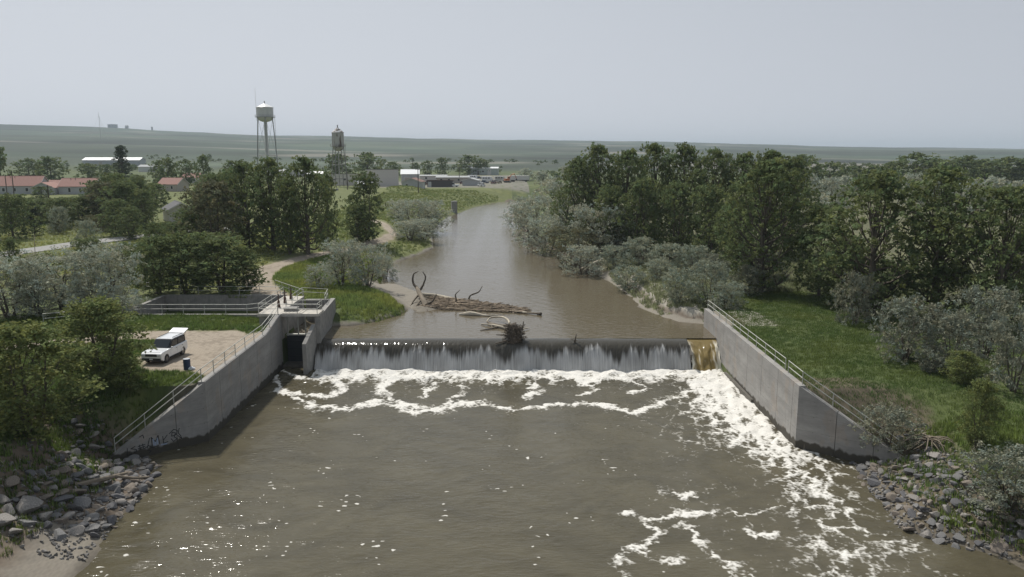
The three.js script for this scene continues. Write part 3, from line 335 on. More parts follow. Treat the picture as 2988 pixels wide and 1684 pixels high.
{ // spray paint on the wing: strokes that lie on the concrete
  const u = wingDirL, n = V(0.66, 0, 0.75).normalize(), at = (s, y) => V(u.x * s + n.x * 0.006, y, u.z * s + n.z * 0.006);
  const strokes = (list, w) => list.map(([s0, y0, s1, y1]) => { const a = at(s0, y0), b = at(s1, y1), d = b.clone().sub(a), L = d.length() + w * 0.7; const X = d.normalize(), Y = V().crossVectors(n, X), m = new THREE.Matrix4().makeBasis(X, Y, n).setPosition(a.add(b).multiplyScalar(0.5)); return new THREE.BoxGeometry(L, w, 0.008).applyMatrix4(m); });
  const P = (pts) => pts.slice(1).map((p, i) => [...pts[i], ...p]);
  mesh('graffiti', strokes([...P([[6.0, 0.95], [6.05, 0.42], [5.75, 0.42], [5.7, 0.55]]), ...P([[5.45, 0.98], [5.75, 0.85], [5.4, 0.72], [5.35, 0.55], [5.6, 0.5]]), ...P([[5.15, 1.0], [5.1, 0.62]]), ...P([[4.92, 1.02], [4.88, 0.66]]), ...P([[5.25, 0.9], [4.75, 0.95]]), ...P([[5.25, 0.74], [4.75, 0.8]]), ...P([[4.4, 1.35], [4.62, 0.6]]), ...P([[4.85, 0.62], [4.5, 0.78], [4.25, 0.55], [3.8, 0.6]]),
    ...P([[4.25, 0.65], [4.28, 1.38], [4.0, 0.98], [3.78, 1.42], [3.7, 0.7]]), ...P([[3.45, 1.25], [3.42, 0.68], [3.1, 0.75]]), ...P([[3.12, 1.28], [3.38, 0.98]]), ...P([[2.95, 1.35], [2.6, 1.62], [2.35, 1.45], [2.45, 1.15], [2.8, 1.1], [2.75, 1.4], [2.5, 1.3], [2.62, 1.0], [2.4, 0.8], [2.7, 0.66], [2.85, 0.9]]), ...P([[2.2, 1.6], [2.3, 1.25], [2.15, 1.0], [2.05, 0.7]]), ...P([[2.35, 1.05], [2.1, 0.75]]), ...P([[4.6, 0.45], [4.35, 0.32], [4.5, 0.2]]), ...P([[5.1, 1.62], [4.85, 1.72], [4.8, 1.45]])], 0.055), std({ color: lin(0.012, 0.012, 0.016), roughness: 0.7 }), wallL);
  mesh('graffiti_fill', strokes([...P([[4.12, 0.72], [4.14, 1.2]]), ...P([[3.85, 0.75], [3.87, 1.2]]), ...P([[4.0, 0.7], [3.99, 0.92]]), ...P([[3.6, 0.62], [3.2, 0.6]])], 0.1), std({ color: lin(0.3, 0.36, 0.47), roughness: 0.7 }), wallL);
  tag(wallL.children[wallL.children.length - 2], 'black spray painted letters on the wing wall');
}
const wallR = thing('retaining_wall', 'pale grey concrete wall beside the green lawn', 'wall', [22.2, 0, -56.3], 0, 'concrete training walls of the weir');
panelWall(wallR, [22.35, -86.4], [22.15, -56.3], (s) => 5.0 + 0.05 * (s / 30), -1.2, 0.5, [4.4, 8.6, 12.8, 17.0, 21.2, 25.4, 28.9]);
const wingDirR = V(0.79, 0, 0.61).normalize();
panelWall(wallR, [22.15, -56.3], [22.15 + wingDirR.x * 8, -56.3 + wingDirR.z * 8], (s) => 5.05 - 0.53 * s, -1.2, 0.5, [2.9, 5.6]);
mesh('footing', bx(0.5, 0.7, 9, 22.25 - 22.2, 0.05, -71.5 + 56.3), MT.concreteDark, wallR, 3);
// ---------------------------------------------------------------- railings
function railing(label, pts, { h = 1.05, gap = 2.4, r = 0.035, group, mat = MT.galv, mid = 0.52 } = {}) {
  const t = thing('railing', label, 'railing', pts[0], 0, group), o = V(...pts[0]); const P = pts.map((p) => V(...p).sub(o));
  const arr = (v, dy) => [v.x, v.y + dy, v.z];
  for (let i = 0; i < P.length - 1; i++) {
    mesh('top_rail', bar(arr(P[i], h), arr(P[i + 1], h), r, 6), mat, t); mesh('middle_rail', bar(arr(P[i], h * mid), arr(P[i + 1], h * mid), r, 6), mat, t);
    const L = P[i].distanceTo(P[i + 1]), n = Math.max(1, Math.round(L / gap)); for (let k = i ? 1 : 0; k <= n; k++) { const q = P[i].clone().lerp(P[i + 1], k / n); mesh('post', bar(arr(q, -0.06), arr(q, h), r, 6), mat, t); }
  } return t;
}
const RG = 'steel pipe railings around the weir';
{ const off = 0.3, y = (s) => topL(s); railing('long pipe railing on the wall beside the dirt lot', [[-24.3 - off + wingDirL.x * 6.6, 4.9 - 0.615 * 6.6, -57.9 + wingDirL.z * 6.6], [-24.6, 4.9, -57.9], [-24.85, 4.9, -73.6], [-24.85, 5.25, -75.8], [-24.88, 5.88, -78.9]], { group: RG, gap: 2.5 }); }
railing('pipe railing on the wall beside the lawn, upstream length', [[22.65, 5.0, -86], [22.6, 5.0, -60.6]], { group: RG, gap: 2.5 });
railing('pipe railing running down the wing wall beside the lawn', [[22.55, 5.03, -59.8], [22.5, 5.03, -56.6], [22.3 + wingDirR.x * 7.2, 5.05 - 0.53 * 7.2, -56.55 + wingDirR.z * 7.2]], { group: RG, gap: 2.5 });
railing('pipe railing along the near side of the canal', [[-50.3, 4.72, -79.6], [-42, 4.85, -84.1], [-30, 4.85, -84.1], [-27.4, 5.3, -83.2]], { group: RG, gap: 2.3 });
railing('pipe railing along the far side of the canal behind trees', [[-48, 5.0, -98.2], [-40, 5.0, -95.2], [-29.5, 5.0, -95]], { group: RG, gap: 2.6 });
railing('pipe railing across the front of the gate platform', [[-27, 5.9, -79.1], [-20.75, 5.9, -79.1], [-20.75, 5.9, -81.2]], { group: RG, gap: 2.1 });
railing('pipe railing along the outer edge of the gate platform', [[-27.05, 5.9, -79.4], [-27.35, 5.9, -89.3]], { group: RG, gap: 2.4 });
railing('pipe railing behind the gate opening, facing the river', [[-24.95, 5.9, -84.5], [-25.05, 5.9, -89.2], [-22.2, 5.6, -89.9], [-21.6, 5.6, -86]], { group: RG, gap: 2.2 });
railing('pipe railing on the bank wall upstream of the platform', [[-25.4, 5.3, -91], [-31.5, 5.1, -99.5]], { group: RG, gap: 2.6 });
railing('short inner railing along the platform opening', [[-21, 5.9, -81.35], [-24.7, 5.9, -81.35]], { group: RG, gap: 1.9 });
// ---------------------------------------------------------------- headworks
{
  const t = thing('gate_platform', 'concrete headgate platform over a dark sluice bay at the weir', 'platform', [-24.5, 0, -79]), q = (x, y, z) => [x + 24.5, y, z + 79];
  mesh('front_slab', bx(6.5, 0.28, 2.3, ...q(-23.85, 5.76, -80.16)), MT.deck, t, 4); mesh('walkway_slab', bx(2.4, 0.28, 8.0, ...q(-26.1, 5.757, -85.33)), MT.deck, t, 4);
  mesh('abutment', bx(2.2, 4.9, 9.8, ...q(-26, 3.15, -84.4)), MT.concrete, t, 4);
  mesh('pier', bx(0.55, 6.6, 10.4, ...q(-21.15, 2.3, -84.4), 0, 0.07, 0), MT.concrete, t, 4);
  mesh('bay_back_wall', bx(3.2, 3.8, 0.4, ...q(-23.2, 3.55, -89.7)), MT.concrete, t, 4);
  const tw = prism([[0, -1], [2.75, -1], [2.75, 3.3], [0, 4.8]], 0.42, new THREE.Matrix4().makeBasis(V(-0.13, 0, 0.99), V(0, 1, 0), V(-0.99, 0, -0.13)).setPosition(24.5 - 20.95, 0, 0.06)); mesh('training_wall', tw, MT.concrete, t, 4);
  mesh('gate_leaf', bx(3.0, 3.0, 0.22, ...q(-23.0, 1.75, -80.6)), MT.darkSteel, t); mesh('gate_beam', bx(3.05, 0.14, 0.36, ...q(-23.0, 3.3, -80.55)), MT.galv, t); for (const y of [0.9, 1.8, 2.6]) mesh('gate_rib', bx(2.96, 0.12, 0.12, ...q(-23.0, y, -80.43)), MT.darkSteel, t);
  for (const x of [-24.35, -23.2, -22.4]) mesh('gate_guide', bx(0.12, 2.6, 0.12, ...q(x, 4.5, -80.35)), MT.galv, t);
  mesh('sill', bx(3.3, 1.2, 1.6, ...q(-22.95, -0.3, -79.6)), MT.concreteDark, t, 3);
  for (const z of [-82.6, -85.0, -87.4]) { const h = mesh('gate_hoist', [cy(0.13, 0.2, 0.7, 10, ...q(-25.9, 6.25, z)), cy(0.07, 0.08, 0.9, 8, ...q(-25.9, 6.95, z))], MT.rust, t); mesh('hand_wheel', new THREE.TorusGeometry(0.26, 0.03, 6, 16).rotateX(Math.PI / 2).translate(...q(-25.9, 7.1, z)), MT.darkSteel, h); }
  mesh('hatch_cover', [bx(1.5, 0.1, 0.9, ...q(-23.9, 6.28, -80.5)), bx(1.4, 0.33, 0.8, ...q(-23.9, 6.06, -80.5))], MT.concrete, t, 3);
  for (let i = 0; i < 6; i++) mesh('plank', bx(0.3, 0.05, 2.1, ...q(-24.6 + i * 0.36 + 0.25, 5.93, -80.16)), MT.deck, t, 2);
}
{
  const c1 = thing('canal_wall', 'low concrete wall along the near edge of the canal', 'wall', [-35, 0, -84.2], 0, 'canal walls');
  mesh('panel', bx(16.4, 3.2, 0.4, -0.7, 3.2, 0.1), MT.concrete, c1, 4);
  const c2 = thing('canal_wall', 'grey concrete wall on the far side of the canal under trees', 'wall', [-35, 0, -94.8], 0, 'canal walls');
  mesh('panel', bx(15.2, 3.4, 0.5, -1.4, 3.3, -0.2), MT.concrete, c2, 4); mesh('panel', bx(0.5, 3.4, 10.4, -9.2, 3.3, 5.1), MT.concrete, c2, 4);
  tag(mesh('canal_water', new THREE.PlaneGeometry(16, 10.4).rotateX(-Math.PI / 2).translate(-36, 2.35, -89.5), new THREE.MeshPhysicalMaterial({ color: lin(0.07, 0.06, 0.04), roughness: 0.1, ior: 1.33 })), 'still dark water lying in the concrete canal', 'water', null, 'structure');
  tag(mesh('bay_water', new THREE.PlaneGeometry(3.1, 8.8).rotateX(-Math.PI / 2).translate(-23.05, 2.6, -85.1), new THREE.MeshPhysicalMaterial({ color: lin(0.09, 0.075, 0.05), roughness: 0.1, ior: 1.33 })), 'dark water standing behind the sluice gate', 'water', null, 'structure');
}
// ---------------------------------------------------------------- parked car with its tailgate up
{
  const gy = groundAt(-30.9, -65.5); const dir = V(-0.1, 0, 0.995).normalize(), turn = Math.atan2(-dir.z, dir.x);   // local +x is the nose
  const car = thing('parked_car', 'white sport utility car parked on the dirt lot with its tailgate raised', 'car', [-31.0, gy + 0.02, -65.8], turn);
  const white = new THREE.MeshPhysicalMaterial({ color: lin(0.74, 0.75, 0.76), roughness: 0.3, clearcoat: 1, clearcoatRoughness: 0.05 }), glass = new THREE.MeshPhysicalMaterial({ color: lin(0.02, 0.025, 0.03), roughness: 0.06, ior: 1.5 }), black = std({ color: lin(0.02, 0.02, 0.022), roughness: 0.6 }), rim = std({ color: lin(0.25, 0.25, 0.26), roughness: 0.35, metalness: 0.8 }), lampM = std({ color: lin(0.6, 0.62, 0.65), roughness: 0.15 }), red = std({ color: lin(0.3, 0.01, 0.01), roughness: 0.3 });
  const wheelCut = (cx, r) => { const a = []; for (let i = 0; i <= 8; i++) { const t = Math.PI * (1 - i / 8); a.push([cx + r * Math.cos(t), 0.38 + r * Math.sin(t)]); } return a; };
  const side = [[-2.12, 0.5], [-2.15, 0.95], [-2.1, 1.12], [0.62, 1.08], [0.8, 1.1], [1.98, 1.03], [2.14, 0.95], [2.17, 0.5], [1.82, 0.32], ...wheelCut(1.34, 0.44).reverse(), [0.85, 0.3], [-0.85, 0.3], ...wheelCut(-1.34, 0.44).reverse(), [-1.85, 0.34]];
  const body = new THREE.ExtrudeGeometry(new THREE.Shape(side.map((p) => new THREE.Vector2(...p))), { depth: 1.7, bevelEnabled: true, bevelSize: 0.05, bevelThickness: 0.08, bevelSegments: 3 }).translate(0, 0, -0.85); mesh('body', body, white, car);
  const cab = [[-2.08, 1.1], [-2.02, 1.66], [-1.9, 1.74], [-0.2, 1.78], [0.05, 1.74], [0.72, 1.1]]; const cabin = new THREE.ExtrudeGeometry(new THREE.Shape(cab.map((p) => new THREE.Vector2(...p))), { depth: 1.46, bevelEnabled: true, bevelSize: 0.04, bevelThickness: 0.07, bevelSegments: 2 }).translate(0, 0, -0.73); mesh('cabin', cabin, black, car);
  mesh('roof', rb(2.05, 0.09, 1.5, 0.04, -0.98, 1.795, 0, 0, 0, -0.012), white, car);
  mesh('windshield', new THREE.BoxGeometry(0.05, 0.86, 1.42).applyMatrix4(M4(0.46, 1.43, 0, 0, 0, 0.80)), glass, car);
  for (const s of [-1, 1]) { mesh('side_window', prism([[-0.72, 1.15], [0.5, 1.15], [0.05, 1.68], [-0.72, 1.69]], 0.03, M4(0, 0, s * 0.805 - 0.015)), glass, car); mesh('side_window', prism([[-1.95, 1.18], [-0.8, 1.16], [-0.8, 1.69], [-1.85, 1.66]], 0.03, M4(0, 0, s * 0.805 - 0.015)), glass, car);
    mesh('pillar', bx(0.09, 0.56, 0.05, -0.76, 1.43, s * 0.81), black, car); mesh('roof_rail', bar([-1.9, 1.9, s * 0.66], [-0.2, 1.9, s * 0.66], 0.025, 6), black, car); mesh('mirror', rb(0.14, 0.14, 0.2, 0.04, 0.52, 1.18, s * 1.0), white, car);
    const dr = mesh('door', rb(1.05, 0.62, 0.02, 0.008, 0.15, 0.76, s * 0.935), white, car); mesh('handle', bx(0.16, 0.03, 0.03, -0.25, 0.98, s * 0.95), black, dr); const d2 = mesh('door', rb(0.95, 0.62, 0.02, 0.008, -0.88, 0.76, s * 0.935), white, car); mesh('handle', bx(0.16, 0.03, 0.03, -1.25, 0.98, s * 0.95), black, d2);
    mesh('sill', bx(1.8, 0.14, 0.05, 0, 0.36, s * 0.93), black, car); mesh('headlight', rb(0.08, 0.16, 0.36, 0.03, 2.2, 0.86, s * 0.7), lampM, car); mesh('tail_light', rb(0.08, 0.34, 0.16, 0.03, -2.19, 0.98, s * 0.78), red, car);
    for (const x of [1.34, -1.34]) { const w = mesh('wheel', new THREE.LatheGeometry([[0.2, -0.1], [0.34, -0.12], [0.375, -0.08], [0.38, 0], [0.375, 0.08], [0.34, 0.12], [0.2, 0.1]].map((p) => new THREE.Vector2(...p)), 20).rotateX(Math.PI / 2).translate(x, 0.38, s * 0.83), black, car); mesh('rim', [new THREE.CylinderGeometry(0.23, 0.23, 0.14, 16).rotateX(Math.PI / 2).translate(x, 0.38, s * 0.84), ...[0, 1, 2, 3, 4].map((k) => bx(0.42, 0.05, 0.03, x, 0.38, s * 0.92, 0, 0, k * Math.PI / 5))], rim, w); } }
  mesh('grille', rb(0.06, 0.2, 1.06, 0.02, 2.21, 0.84, 0), black, car); mesh('bumper', rb(0.16, 0.26, 1.76, 0.06, 2.16, 0.48, 0), black, car); mesh('licence_plate', bx(0.02, 0.11, 0.3, 2.25, 0.52, 0), lampM, car); mesh('bonnet', rb(1.2, 0.05, 1.5, 0.02, 1.42, 1.1, 0, 0, 0, -0.055), white, car);
  const tg = mesh('tailgate', rb(0.9, 0.08, 1.5, 0.035, -2.42, 2.0, 0, 0, 0, -0.28), white, car); mesh('rear_window', bx(0.5, 0.02, 1.2, -2.3, 1.99, 0, 0, 0, -0.28), glass, tg); for (const s of [-1, 1]) mesh('strut', bar([-2.0, 1.5, s * 0.68], [-2.5, 1.98, s * 0.68], 0.02, 5), black, car);
}
// ---------------------------------------------------------------- blue barrel
{
  const y = groundAt(-27.6, -62.2), t = thing('barrel', 'dark blue metal trash barrel standing at the edge of the dirt lot', 'barrel', [-27.6, y - 0.02, -62.3]);
  const blue = std({ color: lin(0.025, 0.045, 0.1), roughness: 0.45, metalness: 0.2 });
  mesh('drum', new THREE.LatheGeometry([[0, 0], [0.29, 0], [0.3, 0.04], [0.285, 0.06], [0.285, 0.3], [0.305, 0.33], [0.285, 0.36], [0.285, 0.62], [0.305, 0.65], [0.285, 0.68], [0.285, 0.88], [0.3, 0.91], [0.27, 0.93]].map((p) => new THREE.Vector2(...p)), 24), blue, t);
  mesh('lid', new THREE.LatheGeometry([[0, 0.9], [0.27, 0.9], [0.28, 0.93], [0, 0.915]].map((p) => new THREE.Vector2(...p)), 24), std({ color: lin(0.35, 0.37, 0.4), roughness: 0.5 }), t);
  tag(mesh('white_bag', (() => { const g = new THREE.IcosahedronGeometry(0.24, 2); const p = g.attributes.position; for (let i = 0; i < p.count; i++) { const k = 1 + 0.5 * noise(p.getX(i) * 5, p.getY(i) * 5 + p.getZ(i) * 4); p.setXYZ(i, p.getX(i) * k, p.getY(i) * k * 0.6, p.getZ(i) * k); } g.computeVertexNormals(); return g.translate(-27.15, y + 0.12, -62.1); })(), std({ color: lin(0.55, 0.57, 0.6), roughness: 0.8 })), 'small crumpled whitish bag lying beside the blue barrel', 'bag');
}
// ---------------------------------------------------------------- trees
const leafMat = (r, g, b, t = 0.3) => new THREE.MeshPhysicalMaterial({ color: lin(r, g, b), vertexColors: true, roughness: 1, specularIntensity: 0.25, transmission: t, thickness: 0 });
const LM = { green: leafMat(0.142, 0.178, 0.074, 0.42), young: leafMat(0.175, 0.205, 0.072, 0.35), silver: leafMat(0.37, 0.395, 0.315, 0.25), shrub: leafMat(0.3, 0.33, 0.25, 0.25), lawnShrub: leafMat(0.235, 0.25, 0.19, 0.25), conifer: leafMat(0.07, 0.09, 0.05, 0.1), brown: leafMat(0.15, 0.15, 0.085) };
function makeCrown(o) { // many small leaf faces gathered in clumps through the crown's volume
  const pos = [], nor = [], col = [], R = o.w / 2, lobes = [];
  for (let i = 0; i < o.lobes; i++) { const t = Math.pow((i + 0.5) / o.lobes, o.pow ?? 0.9), y = lerp(o.base, 1, t) * o.h, prof = o.shape((y / o.h - o.base) / (1 - o.base)), a = i * 2.39996 + rr(-0.5, 0.5), rad = R * prof * Math.sqrt(rr(0.08, 1)) * 0.82, lr = o.lobe * o.w * rr(0.75, 1.25) * (0.65 + 0.35 * prof); const subs = []; for (let q = 0; q < (o.subs ?? 20); q++) { const e = V(rr(-1, 1), rr(-0.6, 1), rr(-1, 1)).normalize(); subs.push({ e, k: rr(0.55, 0.95), r: lr * rr(0.34, 0.54), b: rr(0.82, 1.2), h: rr(-0.1, 0.12) }); } lobes.push({ subs, c: V(Math.cos(a) * rad, Math.min(y, o.h - lr * 0.62), Math.sin(a) * rad), r: lr }); }
  for (let i = 0; i < o.leaves / o.per; i++) {
    const L = lobes[Math.floor(rnd() * lobes.length)]; const d = V(rr(-1, 1), rr(-1, 1), rr(-1, 1)); if (d.lengthSq() > 1 || d.lengthSq() < 1e-3) { i--; continue; } d.normalize(); if (d.y < -0.45 && rnd() < 0.7) { i--; continue; }
    const S = L.subs[Math.floor(rnd() * L.subs.length)], rad = S.r * (rnd() < 0.85 ? rr(0.75, 1.08) : rr(0.1, 0.75)), fl = o.flat ?? 0.78, c = L.c.clone().add(V(S.e.x * L.r * S.k + d.x * rad, (S.e.y * L.r * S.k + d.y * rad) * fl, S.e.z * L.r * S.k + d.z * rad)); if (c.y < 0.12 * o.h * o.base) c.y = 0.12 * o.h * o.base + rnd() * 0.3;
    const br = S.b * rr(0.88, 1.12), hue = S.h + rr(-0.03, 0.03);
    for (let k = 0; k < o.per; k++) {
      const p = c.clone().add(V(rr(-1, 1), rr(-1, 1) * 0.8 - (o.droop ?? 0) * rnd(), rr(-1, 1)).multiplyScalar(o.spread)), n = d.clone().multiplyScalar(0.55).add(V(rr(-1, 1), rr(-0.6, 1.1), rr(-1, 1))).normalize(), s = V().crossVectors(n, V(rr(-1, 1), rr(-1, 1), rr(-1, 1))).normalize(), u = V().crossVectors(n, s), L2 = o.leaf * rr(0.65, 1.3), W = L2 * (o.aspect ?? 0.62);
      const A = p.clone().addScaledVector(u, -L2 * 0.5), B = p.clone().addScaledVector(s, W * 0.5), C = p.clone().addScaledVector(u, L2 * 0.5), D = p.clone().addScaledVector(s, -W * 0.5);
      for (const q of [A, B, C, A, C, D]) { pos.push(q.x, q.y, q.z); nor.push(n.x, n.y, n.z); }
      const b2 = br * rr(0.85, 1.15), cr = b2 * (1 + hue), cg = b2, cb = b2 * (1 - hue); for (let q = 0; q < 6; q++) col.push(cr, cg, cb);
    }
  }
  const g = new THREE.BufferGeometry(); g.setAttribute('position', new THREE.Float32BufferAttribute(pos, 3)); g.setAttribute('normal', new THREE.Float32BufferAttribute(nor, 3)); g.setAttribute('color', new THREE.Float32BufferAttribute(col, 3)); return { g, lobes };
}
function makeWood(o, lobes) {
  const G = [], n = o.stems ?? 1;
  for (let s = 0; s < n; s++) {
    const a0 = s / n * 6.283 + rr(0, 1), lean = n > 1 ? o.w * rr(0.08, 0.2) : o.w * 0.03, topY = o.h * (o.trunkTop ?? 0.72), bend = V(Math.cos(a0) * lean, topY, Math.sin(a0) * lean), r = o.trunk * (n > 1 ? 0.62 : 1), root = V(Math.cos(a0) * (n > 1 ? r * 1.3 : 0), -0.35, Math.sin(a0) * (n > 1 ? r * 1.3 : 0)), mid = root.clone().lerp(bend, 0.45).add(V(rr(-1, 1), 0, rr(-1, 1)).multiplyScalar(o.w * 0.03));
    G.push(limb([root.toArray(), mid.toArray(), bend.toArray()], [r * 1.25, r * 0.8, r * 0.3], o.sides ?? 6));
    lobes.forEach((L, i) => { if (i % n !== s) return; const t = clamp(L.c.y / bend.y * 0.62, 0.12, 0.92), st = t < 0.45 ? root.clone().lerp(mid, t / 0.45) : mid.clone().lerp(bend, (t - 0.45) / 0.55); const m = st.clone().lerp(L.c, 0.55); m.y -= 0.05 * o.h; const br = r * lerp(0.5, 0.2, t); G.push(limb([st.toArray(), m.toArray(), L.c.toArray()], [br, br * 0.65, br * 0.2], o.far ? 3 : 4));
      if (!o.far) for (let k = 0; k < 3; k++) { const e = L.c.clone().add(V(rr(-1, 1), rr(-0.2, 1), rr(-1, 1)).normalize().multiplyScalar(L.r * 0.95)); G.push(limb([m.toArray(), e.toArray()], [br * 0.4, br * 0.1], 3)); } });
  }
  return merged(G);
}
const round = (t) => Math.sqrt(Math.max(0, 1 - Math.pow(2 * t - 0.9, 2))) * 0.95 + 0.1, oval = (t) => Math.pow(Math.sin(Math.PI * clamp(t * 0.88 + 0.1)), 0.7), dome = (t) => Math.sqrt(Math.max(0.03, 1 - t * t)), spread = (t) => 0.55 + 0.5 * Math.sin(Math.PI * clamp(0.15 + t * 0.8));
const KIND = {
  CL: { name: 'cottonwood_tree', cat: 'tree', n: 4, mat: 'green', o: { h: 16, w: 11, lobes: 34, lobe: 0.19, leaves: 10400, per: 8, leaf: 0.38, spread: 0.26, base: 0.07, shape: round, trunk: 0.42 } },
  CM: { name: 'broadleaf_tree', cat: 'tree', n: 4, mat: 'green', o: { h: 10, w: 8, lobes: 26, lobe: 0.2, leaves: 6800, per: 8, leaf: 0.32, spread: 0.22, base: 0.04, shape: oval, trunk: 0.24, stems: 2 } },
  YC: { name: 'young_tree', cat: 'tree', n: 3, mat: 'young', o: { h: 7, w: 5.6, lobes: 32, lobe: 0.17, leaves: 10200, per: 6, leaf: 0.2, spread: 0.2, base: 0.06, shape: oval, trunk: 0.13, stems: 3 } },
  OL: { name: 'olive_tree', cat: 'tree', n: 4, mat: 'silver', o: { h: 7, w: 8, lobes: 26, lobe: 0.17, leaves: 7000, per: 9, leaf: 0.27, aspect: 0.4, spread: 0.2, base: 0.06, shape: spread, trunk: 0.24, stems: 3, droop: 0.6, trunkTop: 0.6 } },
  OS: { name: 'olive_shrub', cat: 'shrub', n: 4, mat: 'shrub', o: { h: 4.5, w: 5.4, lobes: 24, lobe: 0.17, leaves: 6200, per: 9, leaf: 0.22, aspect: 0.38, spread: 0.16, base: 0.03, shape: spread, trunk: 0.1, stems: 5, droop: 0.3, trunkTop: 0.65 } },
  FD: { name: 'distant_tree', cat: 'tree', n: 4, mat: 'green', o: { h: 14, w: 12, lobes: 26, lobe: 0.2, leaves: 2300, per: 6, leaf: 0.85, spread: 0.5, base: 0.0, shape: round, trunk: 0.35, far: true } },
  FO: { name: 'distant_olive', cat: 'tree', n: 2, mat: 'silver', o: { h: 8, w: 9, lobes: 18, lobe: 0.2, leaves: 2000, per: 7, leaf: 0.5, spread: 0.45, base: 0.05, shape: dome, trunk: 0.2, far: true } },
  CF: { name: 'conifer_tree', cat: 'tree', n: 1, mat: 'conifer', o: { h: 12, w: 5, lobes: 46, lobe: 0.24, leaves: 4200, per: 7, leaf: 0.42, aspect: 0.4, spread: 0.25, base: 0.06, shape: (t) => 1.05 - 0.95 * t, trunk: 0.18, trunkTop: 0.97, flat: 0.5, far: true } },
  SH: { name: 'round_shrub', cat: 'shrub', n: 1, mat: 'green', o: { h: 1.4, w: 1.4, lobes: 9, lobe: 0.24, leaves: 420, per: 6, leaf: 0.16, spread: 0.12, base: 0.05, shape: dome, trunk: 0.04, far: true } },
};
const protos = {};
function treeProto(kind, v) { const key = kind + v; if (protos[key]) return protos[key]; const K = KIND[kind]; srand(1000 + kind.charCodeAt(0) * 31 + kind.charCodeAt(1) * 7 + v * 101); const { g, lobes } = makeCrown(K.o); return (protos[key] = { crown: g, wood: makeWood(K.o, lobes) }); }
const matFor = (kind, label) => /lawn|picture edge|riprap|wing wall/.test(label) && KIND[kind].mat === 'shrub' ? 'lawnShrub' : /brown|pinkish/.test(label) ? 'brown' : KIND[kind].mat;
let treeNo = 0;
function plantTree([kind, x, z, H, W, label, group]) {
  const K = KIND[kind], p = treeProto(kind, treeNo % K.n), i = treeNo++; srand(5000 + i * 13);
  const t = thing(K.name, label, K.cat, [x, groundAt(x, z) - 0.05, z], rr(0, 6.28), group);
  const mk = (n, g, m) => { const q = new THREE.Mesh(g, m); q.name = n; q.castShadow = q.receiveShadow = true; t.add(q); }; mk('trunk', p.wood, MT.bark); mk('crown', p.crown, LM[matFor(kind, label)]);
  t.scale.set(W / K.o.w * rr(1.02, 1.12), H / K.o.h * 1.02, W / K.o.w * rr(1.02, 1.12));
}
